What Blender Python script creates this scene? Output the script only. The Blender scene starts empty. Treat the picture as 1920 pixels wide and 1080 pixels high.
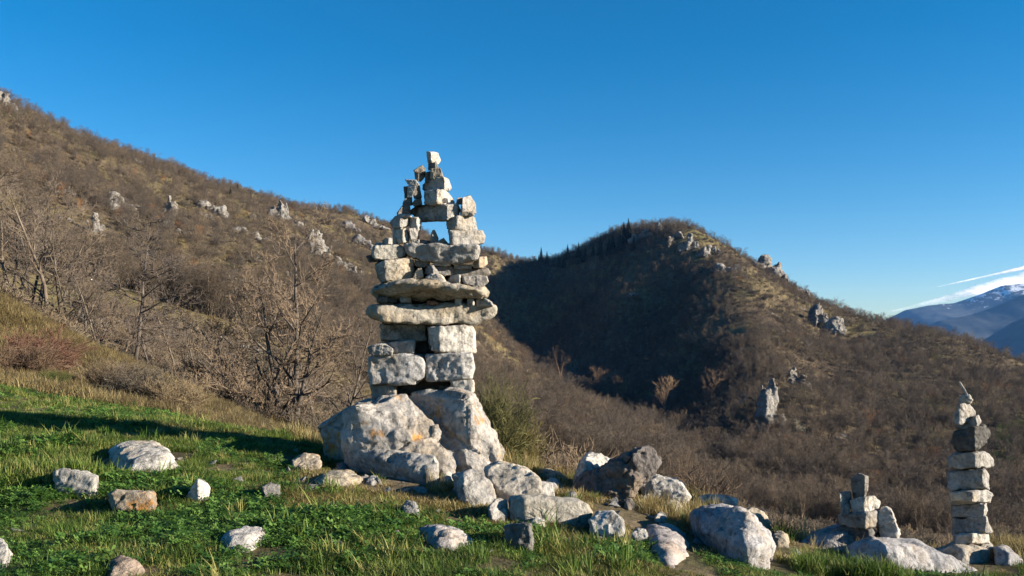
import bpy, bmesh, math, random
import numpy as np
from mathutils import Vector, Matrix

R = math.radians
scene = bpy.context.scene
COL = scene.collection

# ------------------------------------------------------------------ camera
F, YH, CZ = 1600.0, 640.0, 1.0          # focal length (px of 1920), horizon row, eye height
cam_d = bpy.data.cameras.new('camera')
cam = bpy.data.objects.new('camera', cam_d); COL.objects.link(cam)
cam.location = (0, 0, CZ); cam.rotation_euler = (R(90), 0, 0)
cam_d.sensor_width = 36; cam_d.lens = 36 * F / 1920
cam_d.shift_y = (YH - 540) / 1920
cam_d.clip_start = 0.05; cam_d.clip_end = 60000
scene.camera = cam

# ------------------------------------------------------------------ sky and sun
SUN_EL, SUN_AZ = 16.5, 104.0             # azimuth clockwise from the view direction (+Y)
world = bpy.data.worlds.new('World'); scene.world = world; world.use_nodes = True
wn = world.node_tree; wn.nodes.clear()
sky = wn.nodes.new('ShaderNodeTexSky'); sky.sky_type = 'NISHITA'; sky.sun_disc = False
sky.sun_elevation = R(SUN_EL); sky.sun_rotation = R(SUN_AZ)
sky.altitude = 900; sky.air_density = 1.0; sky.dust_density = 0.15; sky.ozone_density = 3.0
hsv = wn.nodes.new('ShaderNodeHueSaturation'); hsv.inputs['Saturation'].default_value = 1.42; hsv.inputs['Hue'].default_value = 0.498
bg = wn.nodes.new('ShaderNodeBackground'); bg.inputs['Strength'].default_value = 0.055
wo = wn.nodes.new('ShaderNodeOutputWorld')
wn.links.new(sky.outputs[0], hsv.inputs['Color']); wn.links.new(hsv.outputs[0], bg.inputs[0]); wn.links.new(bg.outputs[0], wo.inputs[0])
sun_d = bpy.data.lights.new('sun', 'SUN'); sun_d.energy = 5.0; sun_d.angle = R(0.5); sun_d.color = (1.0, 0.90, 0.76)
sun = bpy.data.objects.new('sun', sun_d); COL.objects.link(sun)
sd = Vector((math.sin(R(SUN_AZ)) * math.cos(R(SUN_EL)), math.cos(R(SUN_AZ)) * math.cos(R(SUN_EL)), math.sin(R(SUN_EL))))
sun.rotation_euler = sd.to_track_quat('Z', 'Y').to_euler(); sun.location = (20, -5, 30)
scene.view_settings.view_transform = 'Standard'; scene.view_settings.look = 'None'
scene.view_settings.exposure = 1.55; scene.view_settings.gamma = 1.0
scene.view_settings.use_curve_mapping = False
cy = scene.cycles
cy.max_bounces = 4; cy.diffuse_bounces = 1; cy.glossy_bounces = 1; cy.transmission_bounces = 2
cy.transparent_max_bounces = 8; cy.volume_bounces = 0; cy.caustics_reflective = False; cy.caustics_refractive = False

rng = np.random.default_rng(7)
random.seed(7)

# ------------------------------------------------------------------ helpers
def P(px, py, d):
    return np.array([(px - 960) / F * d, d, CZ + (YH - py) / F * d])

def link(o, parent=None):
    COL.objects.link(o)
    if parent is not None: o.parent = parent
    return o

def tag(o, label=None, cat=None, group=None, kind=None):
    if label: o['label'] = label
    if cat: o['category'] = cat
    if group: o['group'] = group
    if kind: o['kind'] = kind
    return o

def empty(name, loc):
    o = bpy.data.objects.new(name, None); o.location = loc; o.empty_display_size = 0.1
    return link(o)

def np_mesh(name, V, faces, mat=None, smooth=True):
    me = bpy.data.meshes.new(name)
    V = np.asarray(V, dtype=np.float32)
    if isinstance(faces, np.ndarray):
        n = faces.shape[1]
        me.vertices.add(len(V)); me.vertices.foreach_set('co', V.ravel())
        me.loops.add(faces.size); me.loops.foreach_set('vertex_index', faces.ravel().astype(np.int32))
        me.polygons.add(len(faces))
        me.polygons.foreach_set('loop_start', np.arange(0, faces.size, n, dtype=np.int32))
        me.update(calc_edges=True)
    else:
        me.from_pydata(V.tolist(), [], faces)
    if smooth: me.polygons.foreach_set('use_smooth', np.ones(len(me.polygons), dtype=bool))
    if mat: me.materials.append(mat)
    me.update()
    return me

# value noise, vectorised
def _h(ix, iy, iz, s):
    n = (ix * 374761393 + iy * 668265263 + iz * 2147483647 + s * 1274126177) & 0xFFFFFFFF
    n = ((n ^ (n >> 13)) * 1274126177) & 0xFFFFFFFF
    n = ((n ^ (n >> 16)) * 2246822519) & 0xFFFFFFFF
    return ((n ^ (n >> 15)) & 0xFFFFFF) / float(0xFFFFFF) * 2 - 1

def vnoise(p, s=0):
    i = np.floor(p).astype(np.int64); f = p - i; f = f * f * f * (f * (f * 6 - 15) + 10)
    out = 0
    for dx in (0, 1):
        wx = f[:, 0] if dx else 1 - f[:, 0]
        for dy in (0, 1):
            wy = f[:, 1] if dy else 1 - f[:, 1]
            for dz in (0, 1):
                wz = f[:, 2] if dz else 1 - f[:, 2]
                out = out + wx * wy * wz * _h(i[:, 0] + dx, i[:, 1] + dy, i[:, 2] + dz, s)
    return out

def fbm(p, octv=4, s=0, gain=0.5):
    a, t = 1.0, 0.0
    for k in range(octv):
        t = t + a * vnoise(p * (2.03 ** k) + 17.3 * k, s + k); a *= gain
    return t

def fbm2(x, y, lam, octv=4, s=0, gain=0.5):
    p = np.stack([x / lam, y / lam, np.zeros_like(x) + 0.37], axis=1)
    return fbm(p, octv, s, gain)

# ------------------------------------------------------------------ materials
def new_mat(name):
    m = bpy.data.materials.new(name); m.use_nodes = True
    nt = m.node_tree; b = nt.nodes['Principled BSDF']
    b.inputs['Roughness'].default_value = 0.9
    b.inputs['Specular IOR Level'].default_value = 0.15
    return m, nt, b

def N(nt, t, **kw):
    n = nt.nodes.new(t)
    for k, v in kw.items():
        if k in n.inputs: n.inputs[k].default_value = v
        else: setattr(n, k, v)
    return n

def noise(nt, vec, scale, detail=5, rough=0.6):
    n = N(nt, 'ShaderNodeTexNoise', Scale=scale, Detail=detail, Roughness=rough)
    if vec is not None: nt.links.new(vec, n.inputs['Vector'])
    return n.outputs['Fac']

def ramp(nt, fac, stops):
    r = nt.nodes.new('ShaderNodeValToRGB'); e = r.color_ramp.elements
    while len(e) > 1: e.remove(e[-1])
    e[0].position = stops[0][0]; e[0].color = stops[0][1] if len(stops[0][1]) == 4 else (*stops[0][1], 1)
    for p, c in stops[1:]:
        k = e.new(p); k.color = c if len(c) == 4 else (*c, 1)
    nt.links.new(fac, r.inputs[0]); return r.outputs[0]

def mix(nt, fac, a, b, mode='MIX'):
    m = nt.nodes.new('ShaderNodeMix'); m.data_type = 'RGBA'; m.blend_type = mode
    for sock, v in ((m.inputs[0], fac), (m.inputs[6], a), (m.inputs[7], b)):
        if isinstance(v, (int, float)): sock.default_value = v
        elif isinstance(v, tuple): sock.default_value = (*v, 1) if len(v) == 3 else v
        else: nt.links.new(v, sock)
    return m.outputs[2]

def bump(nt, b, h, strength=0.5, dist=0.02):
    n = N(nt, 'ShaderNodeBump', Strength=strength, Distance=dist)
    nt.links.new(h, n.inputs['Height']); nt.links.new(n.outputs[0], b.inputs['Normal'])

def stone_mat(name, scale=1.0, light=(0.41, 0.395, 0.37), grey=(0.25, 0.245, 0.235), dark=(0.09, 0.088, 0.085), lichen=0.0, tan=0.25):
    """limestone: pale face, grey weathering, black lichen crust, ochre stains; tinted by the object's own colour"""
    m, nt, b = new_mat(name)
    tc = N(nt, 'ShaderNodeTexCoord'); geo = tc.outputs['Object']
    oi = N(nt, 'ShaderNodeObjectInfo')
    addv = N(nt, 'ShaderNodeVectorMath', operation='ADD'); nt.links.new(geo, addv.inputs[0])
    sc3 = N(nt, 'ShaderNodeVectorMath', operation='SCALE'); sc3.inputs['Scale'].default_value = 37.0
    cx = N(nt, 'ShaderNodeCombineXYZ'); nt.links.new(oi.outputs['Random'], cx.inputs[0]); nt.links.new(oi.outputs['Random'], cx.inputs[2])
    nt.links.new(cx.outputs[0], sc3.inputs[0]); nt.links.new(sc3.outputs[0], addv.inputs[1])
    v = addv.outputs[0]
    big = noise(nt, v, 5 * scale, 6, 0.65)
    fine = noise(nt, v, 38 * scale, 6, 0.7)
    spots = noise(nt, v, 16 * scale, 8, 0.72)
    base = ramp(nt, big, [(0.36, grey), (0.56, light)])
    base = mix(nt, 0.55, base, ramp(nt, fine, [(0.32, (0.3, 0.3, 0.3)), (0.62, (1.12, 1.12, 1.12))]), 'MULTIPLY')
    tn = noise(nt, v, 3.1 * scale, 4, 0.6)
    base = mix(nt, ramp(nt, tn, [(0.5, (0, 0, 0)), (0.68, (tan * 2, tan * 2, tan * 2))]), base, (0.36, 0.27, 0.16))
    base = mix(nt, ramp(nt, spots, [(0.525, (0, 0, 0)), (0.64, (0.8, 0.8, 0.8))]), base, dark)
    if lichen:
        ln = noise(nt, v, 7 * scale, 7, 0.7)
        base = mix(nt, ramp(nt, ln, [(0.60 - 0.12 * lichen, (0, 0, 0)), (0.68 - 0.1 * lichen, (0.9, 0.9, 0.9))]), base, (0.42, 0.22, 0.06))
    wv = N(nt, 'ShaderNodeTexNoise', Scale=4 * scale, Detail=4); nt.links.new(v, wv.inputs['Vector'])
    wa = N(nt, 'ShaderNodeVectorMath', operation='MULTIPLY_ADD'); nt.links.new(wv.outputs['Color'], wa.inputs[0]); wa.inputs[1].default_value = (.35 / scale,) * 3; nt.links.new(v, wa.inputs[2])
    cr = N(nt, 'ShaderNodeTexVoronoi', feature='DISTANCE_TO_EDGE', Scale=3.2 * scale); nt.links.new(wa.outputs[0], cr.inputs['Vector'])
    base = mix(nt, 0.4, base, ramp(nt, cr.outputs['Distance'], [(0.0, (.22, .21, .20)), (0.035, (1, 1, 1))]), 'MULTIPLY')
    base = mix(nt, 1.0, base, oi.outputs['Color'], 'MULTIPLY')
    nt.links.new(base, b.inputs['Base Color'])
    vo = N(nt, 'ShaderNodeTexVoronoi', Scale=24 * scale); nt.links.new(v, vo.inputs['Vector'])
    ma = N(nt, 'ShaderNodeMath', operation='MULTIPLY_ADD'); nt.links.new(fine, ma.inputs[0]); ma.inputs[1].default_value = 2.2
    nt.links.new(vo.outputs['Distance'], ma.inputs[2])
    ma2 = N(nt, 'ShaderNodeMath', operation='ADD'); nt.links.new(ma.outputs[0], ma2.inputs[0]); nt.links.new(spots, ma2.inputs[1])
    bump(nt, b, ma2.outputs[0], 0.7, 0.016 / scale)
    return m

M_STONE = stone_mat('limestone')
M_BOULDER = stone_mat('boulder_limestone', 0.8, lichen=0.42, tan=0.22)
M_DARKROCK = stone_mat('pitted_limestone', 1.0, light=(0.27, 0.25, 0.235), grey=(0.17, 0.16, 0.15))
M_CRAG = stone_mat('crag_limestone', 0.012, light=(0.40, 0.37, 0.33), grey=(0.24, 0.22, 0.20), tan=0.3)

def bark_mat(name, c1, c2, scale=6.0):
    m, nt, b = new_mat(name)
    tc = N(nt, 'ShaderNodeTexCoord'); oi = N(nt, 'ShaderNodeObjectInfo')
    f = noise(nt, tc.outputs['Object'], scale, 5, 0.6)
    c = ramp(nt, f, [(0.35, c1), (0.65, c2)])
    tint = ramp(nt, oi.outputs['Random'], [(0.0, (0.62, 0.60, 0.62)), (0.3, (0.95, 0.90, 0.86)), (0.6, (1.10, 1.02, 0.90)), (0.85, (1.35, 1.18, 0.98)), (1.0, (0.78, 0.80, 0.82))])
    c = mix(nt, 1.0, c, tint, 'MULTIPLY')
    c = mix(nt, 1.0, c, oi.outputs['Color'], 'MULTIPLY')
    nt.links.new(c, b.inputs['Base Color'])
    return m
M_BARK = bark_mat('grey_bark', (0.045, 0.038, 0.032), (0.15, 0.13, 0.11), 3.0)
M_TWIG = bark_mat('brown_twigs', (0.095, 0.077, 0.062), (0.20, 0.165, 0.132), 0.7)
M_FARTWIG = bark_mat('far_twigs', (0.068, 0.057, 0.047), (0.135, 0.112, 0.089), 0.4)
M_CONIFER = bark_mat('conifer_needles', (0.012, 0.022, 0.014), (0.03, 0.05, 0.028), 1.0)
M_GREENBUSH = bark_mat('broom_green', (0.07, 0.075, 0.03), (0.15, 0.145, 0.062), 2.0)
M_REDBUSH = bark_mat('reddish_twigs', (0.075, 0.042, 0.035), (0.14, 0.085, 0.068), 2.0)
M_GREYBUSH = bark_mat('grey_twigs', (0.11, 0.09, 0.07), (0.21, 0.18, 0.13), 2.0)
M_RUSSET = bark_mat('russet_leaves', (0.20, 0.09, 0.035), (0.30, 0.15, 0.06), 2.0)

def leaf_mat(name, stops, transl=0.35):
    m, nt, b = new_mat(name)
    oi = N(nt, 'ShaderNodeObjectInfo'); tc = N(nt, 'ShaderNodeTexCoord')
    f = noise(nt, tc.outputs['Object'], 9, 2, 0.5)
    ad = N(nt, 'ShaderNodeMath', operation='MULTIPLY_ADD'); nt.links.new(f, ad.inputs[0]); ad.inputs[1].default_value = 0.9
    sub = N(nt, 'ShaderNodeMath', operation='SUBTRACT'); nt.links.new(oi.outputs['Random'], sub.inputs[0]); sub.inputs[1].default_value = 0.45
    nt.links.new(sub.outputs[0], ad.inputs[2])
    c = ramp(nt, ad.outputs[0], stops)
    nt.links.new(c, b.inputs['Base Color']); b.inputs['Roughness'].default_value = 0.6
    b.inputs['Specular IOR Level'].default_value = 0.25
    t = N(nt, 'ShaderNodeBsdfTranslucent'); nt.links.new(c, t.inputs[0])
    mx = N(nt, 'ShaderNodeMixShader'); mx.inputs[0].default_value = transl
    nt.links.new(b.outputs[0], mx.inputs[1]); nt.links.new(t.outputs[0], mx.inputs[2])
    nt.links.new(mx.outputs[0], nt.nodes['Material Output'].inputs[0])
    return m
M_GRASS = leaf_mat('grass_green', [(0.1, (0.035, 0.07, 0.010)), (0.42, (0.085, 0.145, 0.022)), (0.7, (0.16, 0.21, 0.04)), (0.95, (0.30, 0.27, 0.09))])
M_CLOVER = leaf_mat('clover_green', [(0.1, (0.03, 0.08, 0.014)), (0.5, (0.07, 0.155, 0.026)), (0.9, (0.15, 0.25, 0.05))])
M_DRY = leaf_mat('dry_grass', [(0.1, (0.14, 0.10, 0.035)), (0.5, (0.28, 0.21, 0.08)), (0.9, (0.42, 0.34, 0.16))])
M_OLIVE = leaf_mat('olive_grass', [(0.1, (0.06, 0.075, 0.015)), (0.5, (0.13, 0.14, 0.03)), (0.9, (0.23, 0.21, 0.06))])
M_TUSSOCK = leaf_mat('hill_tussock', [(0.1, (0.09, 0.066, 0.028)), (0.5, (0.17, 0.125, 0.053)), (0.9, (0.26, 0.20, 0.09))], 0.2)

# ------------------------------------------------------------------ terrain: one height field through surveyed points
pts = []
def add(*a):
    for px, py, d in a: pts.append(P(px, py, d))
for q in [(-6, -3, .3), (0, -3, 0), (6, -3, -.3), (-11, -2, .7), (9, 0, -.4), (0, -5, -.1)]: pts.append(np.array(q, float))
add((-400, 1080, 3.2), (0, 1080, 2.8), (480, 1080, 2.85), (960, 1080, 2.9), (1440, 1080, 3.7), (1920, 1080, 4.4), (2400, 1080, 5))
add((0, 900, 4.6), (300, 900, 4.7), (600, 900, 4.9), (900, 925, 4.9), (1200, 965, 4.6), (1400, 1008, 4.6), (1650, 1045, 4.7))
add((-300, 800, 6), (0, 800, 6.2), (300, 814, 6.2), (450, 820, 6.2), (600, 850, 5.9), (780, 878, 5.6))
add((-300, 700, 9), (0, 737, 8.6), (150, 759, 8.4), (300, 784, 7.9), (400, 799, 7.6), (520, 818, 7.1), (600, 842, 6.8), (700, 856, 6.3), (850, 874, 6.2),
    (960, 884, 6.0), (1080, 900, 5.8), (1250, 935, 5.6), (1330, 950, 5.4), (1420, 985, 5.2), (1560, 1028, 5.1), (1700, 1036, 5.2), (1860, 1034, 5.4), (2050, 1040, 5.6))
add((640, 905, 9), (850, 945, 9), (1080, 985, 8.5), (1300, 1060, 8), (1560, 1150, 8), (1860, 1150, 8.5), (2300, 1150, 9))
add((640, 872, 20), (850, 925, 20), (1080, 985, 20), (1300, 1045, 20), (1600, 1105, 20), (1900, 1125, 20), (2400, 1125, 20))
add((640, 810, 60), (850, 855, 60), (1080, 935, 60), (1300, 995, 60), (1600, 1055, 60), (1900, 1065, 60), (2400, 1065, 60))
add((700, 780, 110), (900, 815, 110), (1100, 893, 120), (1300, 945, 120), (1600, 1005, 130), (1900, 1015, 150), (2400, 1020, 150))
# bank on the left
add((-100, 640, 16), (-100, 510, 26), (0, 705, 13), (0, 645, 18), (0, 562, 26), (60, 602, 25), (130, 648, 24), (100, 697, 17), (200, 710, 17), (250, 700, 22),
    (250, 742, 14), (330, 752, 18), (380, 790, 13.5), (460, 812, 13))
add((0, 605, 40), (130, 690, 40), (250, 730, 38), (400, 780, 36), (540, 806, 32), (-400, 450, 28), (-400, 560, 16), (-400, 690, 10), (-400, 480, 45))
add((0, 605, 62), (200, 690, 62), (400, 735, 62), (540, 770, 62), (-400, 450, 70))
add((0, 565, 95), (200, 605, 105), (450, 655, 115), (600, 690, 120), (-400, 400, 110))
# left hill
add((-400, 250, 190), (0, 450, 170), (300, 520, 180), (500, 565, 190), (700, 625, 210), (850, 695, 220))
add((0, 350, 225), (200, 420, 240), (400, 472, 260), (600, 525, 280), (750, 565, 330), (880, 622, 420))
add((0, 255, 290), (200, 340, 320), (400, 402, 360), (600, 448, 430), (750, 482, 520), (880, 540, 640))
SKY = [(-350, 60, 300), (-150, 120, 330), (0, 186, 360), (100, 228, 390), (200, 280, 420), (330, 323, 460), (450, 362, 500), (560, 388, 550), (650, 405, 600),
       (720, 425, 640), (820, 450, 700), (920, 484, 790), (1000, 502, 880)]
add(*SKY); add(*[(px, py + 90, d * 1.35) for px, py, d in SKY])
# middle hill: summit, left skyline, spur toward the viewer, right ridge
MID = [(px, py + 13, d) for px, py, d in [(1060, 478, 820), (1120, 452, 770), (1190, 432, 735), (1240, 424, 715), (1290, 420, 700), (1340, 446, 695), (1400, 477, 690), (1480, 528, 680), (1540, 553, 665),
       (1600, 572, 645), (1700, 598, 605), (1800, 624, 565), (1920, 662, 520), (2100, 730, 470), (2400, 830, 420)]]
add(*MID); add(*[(px, py + 110, d * 1.4) for px, py, d in MID])
add((1370, 520, 610), (1405, 570, 550), (1430, 640, 450), (1440, 715, 385), (1465, 820, 315), (1500, 905, 265), (1540, 985, 215))
add((1100, 540, 740), (1200, 500, 690), (1150, 600, 640), (1250, 580, 640), (1050, 590, 750), (1300, 665, 515), (1010, 620, 740))
add((910, 648, 700), (1000, 680, 620), (1100, 718, 545), (1190, 756, 475), (1270, 792, 405), (1350, 850, 315), (1420, 930, 245))
add((930, 690, 420), (1000, 745, 340), (1120, 790, 300), (1220, 840, 260), (1100, 845, 215), (900, 770, 200), (1200, 905, 175))
add((1550, 640, 540), (1550, 740, 420), (1700, 700, 455), (1700, 800, 365), (1700, 900, 285), (1900, 800, 365), (1900, 920, 270), (1700, 985, 210), (2300, 900, 320), (2300, 1000, 200))
for px in (-600, 0, 500, 960, 1400, 1900, 2500): add((px, 720, 1500)); pts.append(np.array([(px - 960) / F * 1950, 1950, -170.0]))
PT = np.array(pts)
W0, VS = 8.0, 0.55
def uv(x, y): return x / (y + W0), np.log(np.maximum(y + W0, 0.5)) * VS
pu, pv = uv(PT[:, 0], PT[:, 1]); pe = (PT[:, 2] - CZ) / (PT[:, 1] + W0)
def kern(r2): return np.sqrt(r2 + 0.02 ** 2)
A = kern((pu[:, None] - pu[None]) ** 2 + (pv[:, None] - pv[None]) ** 2)
n_ = len(PT); K = np.zeros((n_ + 3, n_ + 3)); K[:n_, :n_] = A - np.eye(n_) * 0.004
Q = np.stack([np.ones(n_), pu, pv], 1); K[:n_, n_:] = Q; K[n_:, :n_] = Q.T
COEF = np.linalg.solve(K, np.concatenate([pe, np.zeros(3)]))
def height(x, y, detail=True):
    x = np.atleast_1d(np.asarray(x, float)); y = np.atleast_1d(np.asarray(y, float))
    out = np.empty(len(x))
    for s in range(0, len(x), 20000):
        u, v = uv(x[s:s + 20000], y[s:s + 20000])
        B = kern((u[:, None] - pu) ** 2 + (v[:, None] - pv) ** 2)
        e = B @ COEF[:n_] + COEF[n_] + COEF[n_ + 1] * u + COEF[n_ + 2] * v
        out[s:s + 20000] = e * (y[s:s + 20000] + W0) + CZ
    if detail:
        far = np.clip((y - 40) / 160, 0, 1)
        out = out + fbm2(x, y, 0.9, 3, 3) * 0.028 * np.clip(1 - y / 60, 0, 1) + fbm2(x, y, 6, 3, 9) * 0.25 * np.clip((y - 12) / 20, 0, 1)
        out = out + far * fbm2(x, y, 95, 5, 21, 0.55) * 3.4
    return out
def hit(px, py, dmin=8.0):
    d = np.exp(np.linspace(math.log(dmin), math.log(1400), 1500))
    x = (px - 960) / F * d; z = CZ + (YH - py) / F * d
    below = np.nonzero(height(x, d) > z)[0]
    k = below[0] if len(below) else len(d) - 1
    return np.array([x[k], d[k], height(x[k:k + 1], d[k:k + 1])[0]])

NU, NV = 440, 560
uu = np.linspace(-1.15, 1.15, NU); vv = np.linspace(math.log(3.2), math.log(1950 + W0), NV)
UU, VV = np.meshgrid(uu, vv); WW = np.exp(VV)
TX, TY = (UU * WW).ravel(), (WW - W0).ravel()
TZ = height(TX, TY)
TV = np.stack([TX, TY, TZ], 1)
def grid_faces(nu, r0, r1):
    i = np.arange(r0, r1 - 1)[:, None] * nu + np.arange(nu - 1)[None]
    return np.stack([i, i + 1, i + 1 + nu, i + nu], -1).reshape(-1, 4)
JSPLIT = int(np.searchsorted(vv, math.log(13 + W0)))

m, nt, b = new_mat('turf_soil')
geo = N(nt, 'ShaderNodeNewGeometry').outputs['Position']
f1 = noise(nt, geo, 1.3, 6, 0.6); f2 = noise(nt, geo, 18, 5, 0.65)
c = ramp(nt, f1, [(0.36, (0.05, 0.055, 0.018)), (0.5, (0.10, 0.08, 0.038)), (0.64, (0.19, 0.14, 0.085))])
c = mix(nt, 0.7, c, ramp(nt, f2, [(0.3, (0.4, 0.4, 0.4)), (0.7, (1.15, 1.15, 1.15))]), 'MULTIPLY')
nt.links.new(c, b.inputs['Base Color']); bump(nt, b, f2, 0.8, 0.03)
M_SOIL = m
m, nt, b = new_mat('hillside_litter')
geo = N(nt, 'ShaderNodeNewGeometry').outputs['Position']
f1 = noise(nt, geo, 0.022, 6, 0.62); f2 = noise(nt, geo, 0.35, 6, 0.7); f3 = noise(nt, geo, 0.05, 4, 0.6)
c = ramp(nt, f1, [(0.36, (0.105, 0.076, 0.05)), (0.48, (0.14, 0.105, 0.06)), (0.58, (0.19, 0.15, 0.068)), (0.72, (0.12, 0.115, 0.045))])
c = mix(nt, 0.75, c, ramp(nt, f2, [(0.32, (0.35, 0.35, 0.35)), (0.68, (1.25, 1.22, 1.15))]), 'MULTIPLY')
c = mix(nt, ramp(nt, f3, [(0.66, (0, 0, 0)), (0.72, (0.7, 0.7, 0.7))]), c, (0.30, 0.27, 0.23))
nt.links.new(c, b.inputs['Base Color']); bump(nt, b, f2, 1.0, 1.5)
M_HILL = m
def sub_terrain(name, r0, r1, mat):
    me = np_mesh(name, TV[r0 * NU:r1 * NU], grid_faces(NU, 0, r1 - r0), mat)
    return tag(link(bpy.data.objects.new(name, me)), kind='structure')
sub_terrain('ground', 0, JSPLIT + 1, M_SOIL)
sub_terrain('hillside', JSPLIT, NV, M_HILL)

# valley floor out to the far mountains
m, nt, b = new_mat('valley_floor')
nt.links.new(ramp(nt, noise(nt, N(nt, 'ShaderNodeNewGeometry').outputs['Position'], 0.002, 5), [(0.4, (0.06, 0.07, 0.035)), (0.6, (0.10, 0.09, 0.05))]), b.inputs['Base Color'])
g = [-14000, 14000]
me = np_mesh('valley_floor', [(-20000, -3000, -165), (20000, -3000, -165), (20000, 12200, -165), (-20000, 12200, -165)], np.array([[0, 1, 2, 3]]), m, False)
tag(link(bpy.data.objects.new('valley_floor', me)), kind='structure')

# far mountains
def mountain_mat(name, snow):
    m, nt, b = new_mat(name)
    g = N(nt, 'ShaderNodeNewGeometry'); f = noise(nt, g.outputs['Position'], 0.004, 8, 0.7)
    c = ramp(nt, f, [(0.4, (0.035, 0.045, 0.05)), (0.6, (0.07, 0.075, 0.075))])
    if snow:
        sx = N(nt, 'ShaderNodeSeparateXYZ'); nt.links.new(g.outputs['Position'], sx.inputs[0])
        mr = N(nt, 'ShaderNodeMapRange'); mr.inputs[1].default_value = 290; mr.inputs[2].default_value = 840; nt.links.new(sx.outputs[2], mr.inputs[0])
        f2 = noise(nt, g.outputs['Position'], 0.008, 9, 0.78)
        ad = N(nt, 'ShaderNodeMath', operation='MULTIPLY_ADD'); nt.links.new(mr.outputs[0], ad.inputs[0]); ad.inputs[1].default_value = 0.34; nt.links.new(f2, ad.inputs[2])
        c = mix(nt, ramp(nt, ad.outputs[0], [(0.65, (0, 0, 0)), (0.71, (1, 1, 1))]), c, (0.75, 0.77, 0.8))
    nt.links.new(c, b.inputs['Base Color'])
    return m
def mountain(d, prof, mat, seed, rough):
    px = np.array([p[0] for p in prof], float); py = np.array([p[1] for p in prof], float)
    xs = np.linspace((px[0] - 960) / F * d, (px[-1] - 960) / F * d, 260); ts = np.linspace(-1, 1, 70)
    top = np.interp(xs, (px - 960) / F * d, CZ + (YH - py) / F * d)
    X, T = np.meshgrid(xs, ts); Y = d + T * d * 0.17
    base = -170
    Z = base + (top[None] - base) * (1 - np.abs(T)) ** 0.9
    nz = fbm2(X.ravel(), Y.ravel(), 960, 6, seed, 0.55).reshape(X.shape)
    rid = 1 - np.abs(fbm2(X.ravel(), Y.ravel(), 770, 5, seed + 40, 0.5)).reshape(X.shape)
    Z = Z + nz * rough * (0.25 + 1.6 * np.abs(T)) * (Z > base + 30) + (rid - 0.7) * rough * 1.2 * np.abs(T)
    me = np_mesh('mountain', np.stack([X.ravel(), Y.ravel(), Z.ravel()], 1), grid_faces(260, 0, 70), mat)
    return tag(link(bpy.data.objects.new('mountain', me)), kind='structure')
mountain(10000, [(1380, 640), (1560, 625), (1660, 598), (1700, 578), (1740, 571), (1790, 567), (1830, 554), (1880, 536), (1910, 533), (1960, 528), (2100, 500), (2300, 520), (2600, 600), (2800, 640)], mountain_mat('snowy_rock', True), 3, 75)
mountain(7400, [(1560, 660), (1700, 625), (1760, 602), (1820, 590), (1860, 577), (1920, 552), (2050, 520), (2300, 560), (2600, 650)], mountain_mat('blue_ridge', False), 13, 48)
mountain(5300, [(1700, 690), (1830, 655), (1860, 628), (1900, 602), (1930, 592), (2000, 580), (2200, 600), (2500, 680)], mountain_mat('near_ridge', False), 23, 35)

# ------------------------------------------------------------------ rocks
pending = []
def hull_pts(poly, d, thick, ridge=None, yaw=0.0, tilt=0.0, slope=0.9, rs=None):
    """outline (px) -> 3-D points: front face, two full rings, smaller back"""
    rs = rs or random.Random(len(poly) * 977 + int(poly[0][0]) * 31 + int(poly[0][1]))
    k = d / F
    cx = sum(p[0] for p in poly) / len(poly); cyy = sum(p[1] for p in poly) / len(poly)
    # subdivide outline for some irregularity
    ring = []
    for i, a in enumerate(poly):
        b_ = poly[(i + 1) % len(poly)]
        ring.append(a); ring.append(((a[0] + b_[0]) / 2, (a[1] + b_[1]) / 2))
    out = []
    def front(px, py):
        o = 0.0
        if ridge is not None: o += abs(px - ridge) * k * slope
        o += (px - cx) * k * math.tan(yaw) + (py - cyy) * k * tilt
        return o
    for (px, py) in ring:
        for s, o in ((0.955, 0.0), (1.0, 0.05), (1.0, 0.72), (0.86, 1.0)):
            j = rs.uniform(-0.03, 0.03)
            qx = cx + (px - cx) * (s + j * (s < 1)); qy = cyy + (py - cyy) * (s + j * (s < 1))
            yy = d + min(front(qx, qy), thick * 0.8) * (1 - o * 0.6) + o * thick * (1 + rs.uniform(-.08, .08))
            out.append(((qx - 960) / F * yy, yy, CZ + (YH - qy) / F * yy))
    if ridge is not None:                       # the arris itself
        ys = [p[1] for p in poly]
        for t in (0.12, 0.5, 0.88):
            py = min(ys) + (max(ys) - min(ys)) * t
            out.append(((ridge - 960) * k, d, CZ + (YH - py) * k))
    return out

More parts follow.
